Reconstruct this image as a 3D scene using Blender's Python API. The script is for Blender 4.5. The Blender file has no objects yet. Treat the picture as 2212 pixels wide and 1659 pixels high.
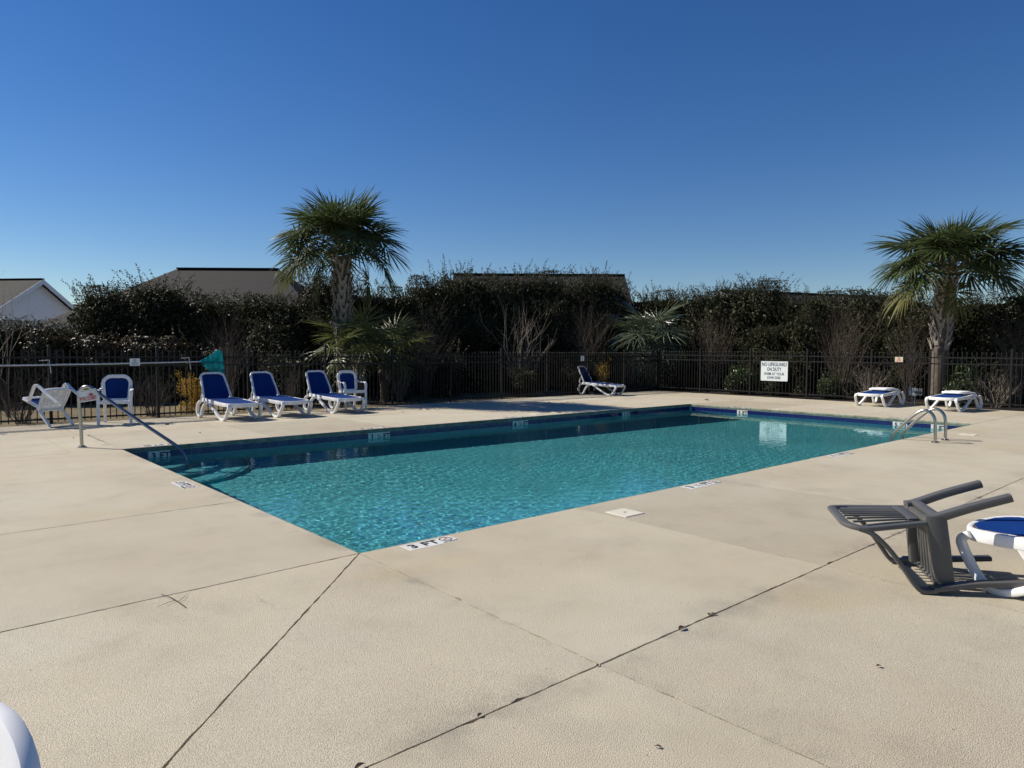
import bpy, math, random
import numpy as np
from mathutils import Vector, Matrix, Euler

C = bpy.context.scene.collection
SC = bpy.context.scene
R = math.radians
rnd = random.Random(11)

# ------------------------------------------------------------------ camera, sky, sun, exposure
CAM_H = 1.46
YAW, PITCH, ROLL = R(48.4), 0.0472, 0.0054
fwd = Vector((math.cos(YAW) * math.cos(PITCH), math.sin(YAW) * math.cos(PITCH), -math.sin(PITCH)))
right = Vector((math.sin(YAW), -math.cos(YAW), 0))
up = right.cross(fwd)
right, up = (math.cos(ROLL) * right + math.sin(ROLL) * up), (-math.sin(ROLL) * right + math.cos(ROLL) * up)
cam = bpy.data.cameras.new('camera')
cam.sensor_width = 36
cam.lens = 36 * 1513.3 / 2212
cam.clip_start, cam.clip_end = 0.05, 3000
co = bpy.data.objects.new('camera', cam)
C.objects.link(co)
M = Matrix((right, up, -fwd)).transposed().to_4x4()
M.translation = (0, 0, CAM_H)
co.matrix_world = M
SC.camera = co

SUN_EL, SUN_AZ = 39, 124
w = bpy.data.worlds.new('World')
SC.world = w
w.use_nodes = True
bg = w.node_tree.nodes['Background']
sky = w.node_tree.nodes.new('ShaderNodeTexSky')
sky.sky_type = 'NISHITA'
sky.sun_disc = False
sky.sun_elevation = R(SUN_EL)
sky.sun_rotation = R(90 - SUN_AZ)
sky.altitude = 0
sky.air_density = 1.0
sky.dust_density = 0.0
sky.ozone_density = 4.0
hs = w.node_tree.nodes.new('ShaderNodeHueSaturation')
hs.inputs['Saturation'].default_value = 1.27
hs.inputs['Hue'].default_value = 0.511
w.node_tree.links.new(sky.outputs[0], hs.inputs['Color'])
w.node_tree.links.new(hs.outputs[0], bg.inputs[0])
bg.inputs[1].default_value = 0.068
sun = bpy.data.lights.new('sun', 'SUN')
sun.energy = 4.9
sun.angle = R(0.53)
sun.color = (1.0, 0.93, 0.82)
sun.cycles.is_caustics_light = True
so = bpy.data.objects.new('sun', sun)
C.objects.link(so)
sd = Vector((math.cos(R(SUN_AZ)) * math.cos(R(SUN_EL)), math.sin(R(SUN_AZ)) * math.cos(R(SUN_EL)), math.sin(R(SUN_EL))))
so.rotation_euler = sd.to_track_quat('Z', 'Y').to_euler()
SC.view_settings.view_transform = 'Standard'
SC.view_settings.look = 'None'
SC.view_settings.exposure = 0.40
SC.view_settings.gamma = 1.0
SC.view_settings.use_curve_mapping = False
SC.render.engine = 'CYCLES'
SC.cycles.use_denoising = True
SC.cycles.max_bounces = 10
SC.cycles.transparent_max_bounces = 16


# ------------------------------------------------------------------ materials
def newmat(name):
    m = bpy.data.materials.new(name)
    m.use_nodes = True
    return m, m.node_tree, m.node_tree.nodes['Principled BSDF']


def node(nt, t, **kw):
    n = nt.nodes.new(t)
    for k, v in kw.items():
        if k in n.inputs:
            n.inputs[k].default_value = v
        else:
            setattr(n, k, v)
    return n


def pos(nt, scale=(1, 1, 1), obj=False):
    m = node(nt, 'ShaderNodeMapping')
    m.inputs['Scale'].default_value = scale
    if obj:
        t = node(nt, 'ShaderNodeTexCoord')
        nt.links.new(t.outputs['Object'], m.inputs[0])
    else:
        g = node(nt, 'ShaderNodeNewGeometry')
        nt.links.new(g.outputs['Position'], m.inputs[0])
    return m.outputs[0]


def noise(nt, vec, scale, detail=4, rough=0.55):
    n = node(nt, 'ShaderNodeTexNoise', Scale=scale, Detail=detail, Roughness=rough)
    nt.links.new(vec, n.inputs['Vector'])
    return n.outputs['Fac']


def ramp(nt, fac, stops):
    r = node(nt, 'ShaderNodeValToRGB')
    el = r.color_ramp.elements
    while len(el) > 1:
        el.remove(el[-1])
    el[0].position = stops[0][0]
    el[0].color = (*stops[0][1], 1)
    for p_, c_ in stops[1:]:
        e = el.new(p_)
        e.color = (*c_, 1)
    nt.links.new(fac, r.inputs[0])
    return r.outputs[0]


def mix(nt, fac, a, b, mode='MIX'):
    m = node(nt, 'ShaderNodeMix', data_type='RGBA', blend_type=mode)
    for s, v in ((m.inputs[0], fac), (m.inputs[6], a), (m.inputs[7], b)):
        if isinstance(v, (int, float)):
            s.default_value = v
        elif isinstance(v, tuple):
            s.default_value = (*v, 1)
        else:
            nt.links.new(v, s)
    return m.outputs[2]


def bump(nt, b, h, strength, dist):
    n = node(nt, 'ShaderNodeBump', Strength=strength, Distance=dist)
    nt.links.new(h, n.inputs['Height'])
    nt.links.new(n.outputs[0], b.inputs['Normal'])
    return n


def simple(name, col, rough=0.5, metal=0.0, var=0.12, scale=6.0, spec=0.5, bmp=0.0, bscale=60.0):
    m, nt, b = newmat(name)
    v = pos(nt, obj=True)
    f = noise(nt, v, scale, 5)
    lo = tuple(max(0, c * (1 - var)) for c in col)
    hi = tuple(min(1, c * (1 + var)) for c in col)
    nt.links.new(ramp(nt, f, [(0.3, lo), (0.7, hi)]), b.inputs['Base Color'])
    b.inputs['Roughness'].default_value = rough
    b.inputs['Metallic'].default_value = metal
    b.inputs['Specular IOR Level'].default_value = spec
    if bmp:
        bump(nt, b, noise(nt, v, bscale, 3), bmp, 0.01)
    return m


def leafmat(name, cols, rough=0.35, trans=0.25, spec=0.5):
    """leaf colour varies from leaf to leaf (island random), a little light passes through"""
    m, nt, b = newmat(name)
    g = node(nt, 'ShaderNodeNewGeometry')
    st = [(i / max(1, len(cols) - 1), c) for i, c in enumerate(cols)]
    col = ramp(nt, g.outputs['Random Per Island'], st)
    nt.links.new(col, b.inputs['Base Color'])
    b.inputs['Roughness'].default_value = rough
    b.inputs['Specular IOR Level'].default_value = spec
    if trans:
        t = node(nt, 'ShaderNodeBsdfTranslucent')
        nt.links.new(col, t.inputs[0])
        mx = node(nt, 'ShaderNodeMixShader')
        mx.inputs[0].default_value = trans
        nt.links.new(b.outputs[0], mx.inputs[1])
        nt.links.new(t.outputs[0], mx.inputs[2])
        nt.links.new(mx.outputs[0], nt.nodes['Material Output'].inputs[0])
    return m


def deck_mat():
    m, nt, b = newmat('textured_deck_coating')
    v = pos(nt)
    big = noise(nt, v, 0.35, 6, 0.6)
    mid = noise(nt, v, 1.7, 6, 0.65)
    c = ramp(nt, big, [(0.3, (0.47, 0.405, 0.30)), (0.5, (0.525, 0.470, 0.360)), (0.7, (0.55, 0.51, 0.41))])
    c2 = ramp(nt, mid, [(0.28, (0.86, 0.85, 0.83)), (0.46, (0.98, 0.98, 0.97)), (0.72, (1.05, 1.04, 1.02))])
    c = mix(nt, 1.0, c, c2, 'MULTIPLY')
    # yellowish and grey wear stains with a shape of their own
    st = noise(nt, pos(nt, (0.55, 0.8, 1)), 1.0, 3, 0.5)
    stf = ramp(nt, st, [(0.60, (0, 0, 0)), (0.74, (0.5, 0.5, 0.5))])
    c = mix(nt, stf, c, (0.50, 0.41, 0.24))
    st2 = noise(nt, pos(nt, (0.9, 0.6, 1)), 1.3, 5, 0.7)
    stf2 = ramp(nt, st2, [(0.56, (0, 0, 0)), (0.78, (0.42, 0.42, 0.42))])
    c = mix(nt, stf2, c, (0.30, 0.28, 0.24))
    # little dark pits
    vor = node(nt, 'ShaderNodeTexNoise', Scale=42.0, Detail=2.0, Roughness=0.5)
    nt.links.new(v, vor.inputs['Vector'])
    pit = ramp(nt, vor.outputs['Fac'], [(0.235, (1, 1, 1)), (0.26, (0, 0, 0))])
    c = mix(nt, pit, c, (0.10, 0.09, 0.075))
    # knock-down texture: raised flats and darker hollows
    kd = noise(nt, v, 185, 3, 0.6)
    sp = ramp(nt, kd, [(0.34, (0.68, 0.66, 0.64)), (0.52, (1, 1, 1)), (0.68, (1.09, 1.09, 1.09))])
    c = mix(nt, 1.0, c, sp, 'MULTIPLY')
    # grime that has gathered along the long joints
    sx = node(nt, 'ShaderNodeSeparateXYZ')
    nt.links.new(v, sx.inputs[0])

    def near(out_, at, wd):
        a_ = node(nt, 'ShaderNodeMath', operation='SUBTRACT')
        nt.links.new(out_, a_.inputs[0])
        a_.inputs[1].default_value = at
        b_ = node(nt, 'ShaderNodeMath', operation='ABSOLUTE')
        nt.links.new(a_.outputs[0], b_.inputs[0])
        return ramp(nt, b_.outputs[0], [(0.0, (1, 1, 1)), (wd, (0, 0, 0))])
    g1 = mix(nt, 1.0, near(sx.outputs[1], 2.12, .22), near(sx.outputs[0], 2.44, .14), 'SCREEN')
    gm = ramp(nt, noise(nt, v, 2.6, 6, 0.7), [(0.48, (0, 0, 0)), (0.70, (0.6, 0.6, 0.6))])
    c = mix(nt, mix(nt, 1.0, g1, gm, 'MULTIPLY'), c, (0.20, 0.185, 0.155))
    # slab-to-slab difference and hairline cracks
    oi = node(nt, 'ShaderNodeObjectInfo')
    c = mix(nt, 1.0, c, ramp(nt, oi.outputs['Random'], [(0.0, (0.86, 0.85, 0.835)), (0.5, (1.0, 1.0, 1.0)), (1.0, (1.05, 1.05, 1.04))]), 'MULTIPLY')
    wob = node(nt, 'ShaderNodeTexNoise', Scale=3.0, Detail=5.0)
    nt.links.new(v, wob.inputs['Vector'])
    vm = node(nt, 'ShaderNodeVectorMath', operation='MULTIPLY_ADD')
    nt.links.new(wob.outputs['Color'], vm.inputs[0])
    vm.inputs[1].default_value = (.5, .5, 0)
    nt.links.new(v, vm.inputs[2])
    cr = node(nt, 'ShaderNodeTexVoronoi', feature='DISTANCE_TO_EDGE', Scale=0.42)
    nt.links.new(vm.outputs[0], cr.inputs['Vector'])
    crk = ramp(nt, cr.outputs['Distance'], [(0.0, (1, 1, 1)), (0.0032, (0, 0, 0))])
    msk = ramp(nt, noise(nt, v, 0.8, 3), [(0.60, (0, 0, 0)), (0.68, (0.35, 0.35, 0.35))])
    c = mix(nt, mix(nt, 1.0, crk, msk, 'MULTIPLY'), c, (0.16, 0.14, 0.11))
    nt.links.new(c, b.inputs['Base Color'])
    b.inputs['Roughness'].default_value = 0.8
    b.inputs['Specular IOR Level'].default_value = 0.3
    kd2 = ramp(nt, kd, [(0.35, (0, 0, 0)), (0.6, (1, 1, 1))])
    bump(nt, b, kd2, 0.62, 0.0038)
    return m


MAT = {}
MAT['deck'] = deck_mat()
MAT['joint'] = simple('joint_dirt', (0.045, 0.04, 0.03), 0.95, var=0.5, scale=30)
MAT['coping'] = simple('weathered_coping', (0.17, 0.19, 0.14), 0.75, var=0.45, scale=9, bmp=0.3, bscale=60)
MAT['plaster'] = simple('pool_plaster', (0.13, 0.41, 0.435), 0.7, var=0.12, scale=0.6)
MAT['plaster_dark'] = simple('step_edge_tile', (0.05, 0.16, 0.24), 0.4)
MAT['tile'] = simple('cobalt_tile', (0.010, 0.014, 0.095), 0.12, var=0.35, scale=3.0)
MAT['grout'] = simple('pale_grout', (0.33, 0.40, 0.40), 0.8)
MAT['white_tile'] = simple('white_marker_tile', (0.66, 0.65, 0.60), 0.35, var=0.06)
MAT['ink'] = simple('black_ink', (0.012, 0.013, 0.018), 0.5)
MAT['red_ink'] = simple('red_ink', (0.42, 0.03, 0.04), 0.5)
MAT['sign_blue'] = simple('dark_blue_ink', (0.006, 0.015, 0.04), 0.5)
MAT['sign'] = simple('white_sign_sheet', (0.66, 0.72, 0.72), 0.4, var=0.03)
MAT['sign_warm'] = simple('faded_sign_sheet', (0.62, 0.52, 0.38), 0.5, var=0.08)
MAT['plastic'] = simple('white_resin', (0.76, 0.76, 0.75), 0.4, var=0.09, scale=7)
MAT['grey_plastic'] = simple('charcoal_resin', (0.085, 0.085, 0.083), 0.42, var=0.12, scale=5)
MAT['steel'] = simple('brushed_steel', (0.42, 0.40, 0.36), 0.26, metal=1.0, var=0.08, scale=30)
MAT['rail_paint'] = simple('dull_steel_rail', (0.20, 0.24, 0.30), 0.3, metal=0.85, var=0.1)
MAT['fence'] = simple('black_powder_coat', (0.013, 0.013, 0.013), 0.5, var=0.2, spec=0.22)
MAT['alu'] = simple('aluminium_pole', (0.50, 0.50, 0.50), 0.35, metal=0.7, var=0.1)
MAT['box'] = simple('grey_utility_enclosure', (0.36, 0.38, 0.37), 0.5)
MAT['bark'] = simple('grey_brown_bark', (0.10, 0.080, 0.060), 0.9, var=0.4, scale=12)
MAT['pale_bark'] = simple('pale_bark', (0.22, 0.18, 0.14), 0.85, var=0.35, scale=14)
MAT['reed_bark'] = simple('brown_twigs', (0.085, 0.064, 0.048), 0.9, var=0.4, scale=8)
MAT['dead'] = simple('dead_leaf_brown', (0.055, 0.035, 0.022), 0.8, var=0.5, scale=40)
MAT['soffit'] = simple('white_trim_paint', (0.72, 0.72, 0.72), 0.5, var=0.04)
MAT['siding'] = simple('white_vinyl_siding', (0.80, 0.80, 0.80), 0.5, var=0.04)
MAT['tape'] = simple('white_tape', (0.75, 0.75, 0.72), 0.5)
MAT['leaf_a'] = leafmat('glossy_dark_leaf', [(0.013, 0.017, 0.008), (0.029, 0.034, 0.015), (0.048, 0.049, 0.022), (0.074, 0.064, 0.036)], 0.5, 0.2, 0.16)
MAT['leaf_b'] = leafmat('bronze_leaf', [(0.04, 0.026, 0.014), (0.075, 0.052, 0.026), (0.055, 0.052, 0.024), (0.11, 0.085, 0.05)], 0.42, 0.18, 0.35)
MAT['leaf_c'] = leafmat('mid_green_leaf', [(0.025, 0.045, 0.012), (0.045, 0.075, 0.02), (0.07, 0.09, 0.03)], 0.35, 0.2)
MAT['leaf_y'] = leafmat('golden_leaf', [(0.40, 0.22, 0.015), (0.55, 0.33, 0.03), (0.22, 0.17, 0.03)], 0.6, 0.3)
MAT['frond'] = leafmat('palm_frond', [(0.048, 0.070, 0.026), (0.075, 0.100, 0.036), (0.105, 0.122, 0.048)], 0.5, 0.34, 0.3)
MAT['frond_low'] = leafmat('yellow_green_frond', [(0.08, 0.105, 0.032), (0.115, 0.135, 0.042), (0.15, 0.155, 0.055)], 0.42, 0.42, 0.4)
MAT['frond_old'] = leafmat('yellowing_frond', [(0.15, 0.14, 0.04), (0.09, 0.10, 0.03), (0.20, 0.16, 0.05)], 0.6, 0.3, 0.2)
MAT['frond_grey'] = leafmat('grey_green_frond',  [(0.07, 0.095, 0.05), (0.09, 0.115, 0.07), (0.13, 0.15, 0.09)], 0.34, 0.2)
MAT['petiole'] = simple('frond_stalk', (0.12, 0.13, 0.05), 0.5, var=0.3)
MAT['boot'] = simple('palm_boot', (0.30, 0.255, 0.215), 0.85, var=0.35, scale=9)


def fabric_mat():
    m, nt, b = newmat('blue_sling_fabric')
    v = pos(nt, obj=True)
    f = noise(nt, v, 3.0, 4)
    nt.links.new(ramp(nt, f, [(0.3, (0.003, 0.023, 0.125)), (0.7, (0.004, 0.033, 0.17))]), b.inputs['Base Color'])
    b.inputs['Roughness'].default_value = 0.75
    b.inputs['Specular IOR Level'].default_value = 0.12
    b.inputs['Sheen Weight'].default_value = 0.12
    b.inputs['Sheen Roughness'].default_value = 0.35
    b.inputs['Sheen Tint'].default_value = (0.03, 0.25, 0.8, 1)
    wv = node(nt, 'ShaderNodeTexWave', Scale=110.0)
    nt.links.new(v, wv.inputs['Vector'])
    bump(nt, b, wv.outputs['Fac'], 0.2, 0.001)
    return m


MAT['sling'] = fabric_mat()


def net_mat():
    m, nt, b = newmat('teal_net_mesh')
    b.inputs['Base Color'].default_value = (0.012, 0.17, 0.20, 1)
    b.inputs['Roughness'].default_value = 0.6
    t = node(nt, 'ShaderNodeBsdfTransparent')
    tr = node(nt, 'ShaderNodeBsdfTranslucent')
    tr.inputs[0].default_value = (0.03, 0.45, 0.50, 1)
    m1 = node(nt, 'ShaderNodeMixShader')
    m1.inputs[0].default_value = 0.6
    nt.links.new(b.outputs[0], m1.inputs[1])
    nt.links.new(tr.outputs[0], m1.inputs[2])
    v = pos(nt, obj=True)
    f = ramp(nt, noise(nt, v, 9.0, 4), [(0.3, (0.05, 0.05, 0.05)), (0.75, (0.4, 0.4, 0.4))])
    m2 = node(nt, 'ShaderNodeMixShader')
    nt.links.new(f, m2.inputs[0])
    nt.links.new(m1.outputs[0], m2.inputs[1])
    nt.links.new(t.outputs[0], m2.inputs[2])
    nt.links.new(m2.outputs[0], nt.nodes['Material Output'].inputs[0])
    return m


MAT['net'] = net_mat()


def water_mat():
    m = bpy.data.materials.new('pool_water')
    m.use_nodes = True
    nt = m.node_tree
    nt.nodes.clear()
    out = nt.nodes.new('ShaderNodeOutputMaterial')
    g = nt.nodes.new('ShaderNodeBsdfGlass')
    g.inputs['IOR'].default_value = 1.333
    g.inputs['Roughness'].default_value = 0
    g.inputs['Color'].default_value = (0.75, 0.945, 0.96, 1)
    nt.links.new(g.outputs[0], out.inputs[0])
    return m


MAT['water'] = water_mat()


def lawn_mat():
    m, nt, b = newmat('dormant_lawn')
    v = pos(nt)
    f = noise(nt, v, 0.7, 8, 0.7)
    f2 = noise(nt, v, 38, 4, 0.7)
    c = ramp(nt, f, [(0.3, (0.16, 0.12, 0.06)), (0.55, (0.26, 0.20, 0.10)), (0.75, (0.20, 0.18, 0.08))])
    c = mix(nt, 1.0, c, ramp(nt, f2, [(0.3, (0.5, 0.5, 0.5)), (0.7, (1.2, 1.2, 1.2))]), 'MULTIPLY')
    nt.links.new(c, b.inputs['Base Color'])
    b.inputs['Roughness'].default_value = 0.95
    bump(nt, b, f2, 1.0, 0.06)
    return m


def mulch_mat():
    m, nt, b = newmat('dark_mulch')
    v = pos(nt)
    f = noise(nt, v, 26, 5, 0.7)
    nt.links.new(ramp(nt, f, [(0.35, (0.012, 0.009, 0.006)), (0.58, (0.045, 0.03, 0.02)), (0.74, (0.12, 0.085, 0.055))]), b.inputs['Base Color'])
    b.inputs['Roughness'].default_value = 0.95
    bump(nt, b, f, 1.0, 0.06)
    return m


MAT['lawn'] = lawn_mat()
MAT['mulch'] = mulch_mat()


def shingle_mat(name, base):
    m, nt, b = newmat(name)
    t = node(nt, 'ShaderNodeTexCoord')
    br = node(nt, 'ShaderNodeTexBrick')
    br.inputs['Scale'].default_value = 1.0
    br.inputs['Brick Width'].default_value = 0.33
    br.inputs['Row Height'].default_value = 0.14
    br.inputs['Mortar Size'].default_value = 0.012
    br.inputs['Bias'].default_value = -0.1
    br.inputs['Color1'].default_value = (*[c * 1.25 for c in base], 1)
    br.inputs['Color2'].default_value = (*[c * 0.75 for c in base], 1)
    br.inputs['Mortar'].default_value = (*[c * 0.35 for c in base], 1)
    nt.links.new(t.outputs['UV'], br.inputs['Vector'])
    nt.links.new(br.outputs['Color'], b.inputs['Base Color'])
    b.inputs['Roughness'].default_value = 0.9
    bump(nt, b, br.outputs['Fac'], -0.5, 0.02)
    return m


MAT['roof'] = shingle_mat('brown_shingles', (0.016, 0.0145, 0.013))
MAT['roof_dark'] = shingle_mat('dark_shingles', (0.024, 0.021, 0.019))


# ------------------------------------------------------------------ mesh helpers
def tag(o, label=None, cat=None, group=None, kind=None):
    if label: o['label'] = label
    if cat: o['category'] = cat
    if group: o['group'] = group
    if kind: o['kind'] = kind
    return o


def empty(name, loc=(0, 0, 0), rz=0.0, parent=None):
    o = bpy.data.objects.new(name, None)
    o.empty_display_size = 0.1
    C.objects.link(o)
    o.location = loc
    o.rotation_euler = (0, 0, rz)
    if parent: o.parent = parent
    return o


def link(name, me, parent=None, loc=None, rot=None, scale=None):
    o = bpy.data.objects.new(name, me)
    C.objects.link(o)
    if parent: o.parent = parent
    if loc is not None: o.location = loc
    if rot is not None: o.rotation_euler = rot
    if scale is not None: o.scale = scale
    return o


def copy_tree(o, parent=None):
    c = o.copy()
    C.objects.link(c)
    if parent is not None: c.parent = parent
    for ch in list(o.children): copy_tree(ch, c)
    return c


class MB:
    def __init__(s):
        s.v, s.f, s.mi = [], [], []
        s.m = 0

    def add(s, vs, fs):
        n = len(s.v)
        s.v += [tuple(v) for v in vs]
        for f in fs:
            s.f.append(tuple(i + n for i in f))
            s.mi.append(s.m)

    def box(s, c, size, rot=None):
        hx, hy, hz = size[0] / 2, size[1] / 2, size[2] / 2
        vs = [Vector((x, y, z)) for x in (-hx, hx) for y in (-hy, hy) for z in (-hz, hz)]
        if rot is not None: vs = [rot @ v for v in vs]
        c = Vector(c)
        s.add([v + c for v in vs], [(0, 1, 3, 2), (4, 6, 7, 5), (0, 4, 5, 1), (2, 3, 7, 6), (0, 2, 6, 4), (1, 5, 7, 3)])

    def loft(s, rings, closed=False, caps=True):
        n = len(rings[0])
        b = len(s.v)
        for r in rings: s.v += [tuple(p) for p in r]
        k = len(rings)
        for i in range(k if closed else k - 1):
            j = (i + 1) % k
            for a in range(n):
                s.f.append((b + i * n + a, b + i * n + (a + 1) % n, b + j * n + (a + 1) % n, b + j * n + a))
                s.mi.append(s.m)
        if caps and not closed:
            s.f.append(tuple(b + a for a in reversed(range(n)))); s.mi.append(s.m)
            s.f.append(tuple(b + (k - 1) * n + a for a in range(n))); s.mi.append(s.m)

    def sweep(s, pts, w, h, side, closed=False, scale=None):
        """rounded rectangular bar along pts; w is measured along the direction `side`, h across it"""
        pts = [Vector(p) for p in pts]
        n = len(pts)
        rings = []
        for i, p in enumerate(pts):
            if closed: t = pts[(i + 1) % n] - pts[i - 1]
            else: t = pts[min(i + 1, n - 1)] - pts[max(i - 1, 0)]
            t.normalize()
            sd_ = Vector(side[i] if isinstance(side, list) else side)
            sd_ = (sd_ - t * sd_.dot(t)).normalized()
            nn = t.cross(sd_)
            k = scale[i] if scale else 1.0
            a, b_ = w * k / 2, h * k / 2
            r = min(a, b_) * 0.55
            prof = [(a, b_ - r), (a - r * .3, b_ - r * .3), (a - r, b_), (-a + r, b_), (-a + r * .3, b_ - r * .3), (-a, b_ - r),
                    (-a, -b_ + r), (-a + r * .3, -b_ + r * .3), (-a + r, -b_), (a - r, -b_), (a - r * .3, -b_ + r * .3), (a, -b_ + r)]
            rings.append([p + sd_ * x + nn * y for x, y in prof])
        s.loft(rings, closed)

    def tube(s, pts, r, n=8, closed=False):
        pts = [Vector(p) for p in pts]
        rings = []
        ref = None
        for i, p in enumerate(pts):
            if closed: t = pts[(i + 1) % len(pts)] - pts[i - 1]
            else: t = pts[min(i + 1, len(pts) - 1)] - pts[max(i - 1, 0)]
            if t.length < 1e-9: t = Vector((0, 0, 1))
            t.normalize()
            if ref is None:
                ref = Vector((0, 0, 1)) if abs(t.z) < 0.9 else Vector((1, 0, 0))
            ref = (ref - t * ref.dot(t)).normalized()
            b_ = t.cross(ref)
            rr = r[i] if isinstance(r, (list, tuple)) else r
            rings.append([p + (ref * math.cos(a) + b_ * math.sin(a)) * rr for a in [2 * math.pi * q / n for q in range(n)]])
        s.loft(rings, closed)

    def mesh(s, name, mats, smooth=True, uv=None):
        me = bpy.data.meshes.new(name)
        me.from_pydata(s.v, [], s.f)
        for m in (mats if isinstance(mats, list) else [mats]): me.materials.append(m)
        if any(s.mi): me.polygons.foreach_set('material_index', s.mi)
        if smooth:
            me.polygons.foreach_set('use_smooth', [True] * len(s.f))
            try: me.set_sharp_from_angle(angle=R(40))
            except Exception: pass
        me.update()
        return me

    def build(s, name, mats, parent=None, smooth=True, loc=None, rot=None):
        return link(name, s.mesh(name, mats, smooth), parent, loc, rot)


def catmull(pts, k=6, closed=False):
    P = [Vector(p) for p in pts]
    n = len(P)
    out = []
    segs = n if closed else n - 1
    for i in range(segs):
        if closed: p0, p1, p2, p3 = P[i - 1], P[i], P[(i + 1) % n], P[(i + 2) % n]
        else: p0, p1, p2, p3 = P[max(i - 1, 0)], P[i], P[i + 1], P[min(i + 2, n - 1)]
        for j in range(k):
            t = j / k
            out.append(0.5 * ((2 * p1) + (p2 - p0) * t + (2 * p0 - 5 * p1 + 4 * p2 - p3) * t * t + (3 * p1 - p0 - 3 * p2 + p3) * t ** 3))
    if not closed: out.append(P[-1])
    return out


def text_mesh(body, size, width=None, extrude=0.0008, bold=0.0, spacing=1.0):
    cu = bpy.data.curves.new('lettering', 'FONT')
    cu.body = body
    cu.size = size
    cu.align_x = 'CENTER'
    cu.align_y = 'CENTER'
    cu.extrude = extrude
    cu.offset = bold
    cu.space_line = 0.9
    cu.space_character = spacing
    cu.resolution_u = 3
    o = bpy.data.objects.new('lettering', cu)
    C.objects.link(o)
    dg = bpy.context.evaluated_depsgraph_get()
    me = bpy.data.meshes.new_from_object(o.evaluated_get(dg))
    bpy.data.objects.remove(o)
    me.name = 'lettering'
    if width and len(me.vertices):
        xs = [v.co.x for v in me.vertices]
        ww = max(xs) - min(xs)
        mid = (max(xs) + min(xs)) / 2
        for v in me.vertices: v.co.x = (v.co.x - mid) * width / ww
    return me


def frame(xa, ya, origin):
    """matrix with local x along xa, local y along ya, origin"""
    xa, ya = Vector(xa).normalized(), Vector(ya).normalized()
    za = xa.cross(ya)
    m = Matrix((xa, ya, za)).transposed().to_4x4()
    m.translation = origin
    return m


def lettering(body, size, at, parent, mat, width=None, bold=0.0, name='lettering', extrude=0.0008, spacing=1.0):
    """text lying in the parent's local XY plane, facing its local +Z"""
    me = text_mesh(body, size, width, extrude, bold, spacing)
    me.materials.clear()
    me.materials.append(mat)
    return link(name, me, parent, at)


# ------------------------------------------------------------------ setting: ground, deck, pool, water
X0, Y0, X1, Y1 = 2.49, 4.449, 16.84, 11.386           # pool edge
DX0, DX1, DY0, DY1 = -7.0, 21.42, -6.0, 15.98         # deck


def sheet(name, rects, z, mat, kind='structure'):
    mb = MB()
    for (a, b, c, d) in rects:
        mb.add([(a, b, z), (c, b, z), (c, d, z), (a, d, z)], [(0, 1, 2, 3)])
    return tag(mb.build(name, mat, smooth=False), kind=kind)


BIG = 900
tag(sheet('ground', [(-BIG, -BIG, BIG, DY0), (-BIG, DY1, BIG, BIG), (-BIG, DY0, DX0, DY1), (DX1, DY0, BIG, DY1)], -0.035, MAT['lawn']), kind='structure')
sheet('mulch_bed', [(-7, DY1 + .002, 21.9, 16.32), (DX1 + .002, -6, 24.4, DY1), (19.0, 16.32, 24.4, 19.0)], -0.028, MAT['mulch'])

deck = tag(empty('pool_deck'), kind='structure')
sheet_rects = [(DX0, DY0, DX1, Y0 - .02), (DX0, Y1 + .02, DX1, DY1), (DX0, Y0 - .02, X0 - .02, Y1 + .02), (X1 + .02, Y0 - .02, DX1, Y1 + .02)]
mb = MB()
for (a, b, c, d) in sheet_rects:
    mb.add([(a, b, -.014), (c, b, -.014), (c, d, -.014), (a, d, -.014)], [(0, 1, 2, 3)])
mb.build('joint_bed', MAT['joint'], deck, smooth=False)


def near_rear_line(x): return 13.60 + 0.030 * (x - 2.0)


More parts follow.
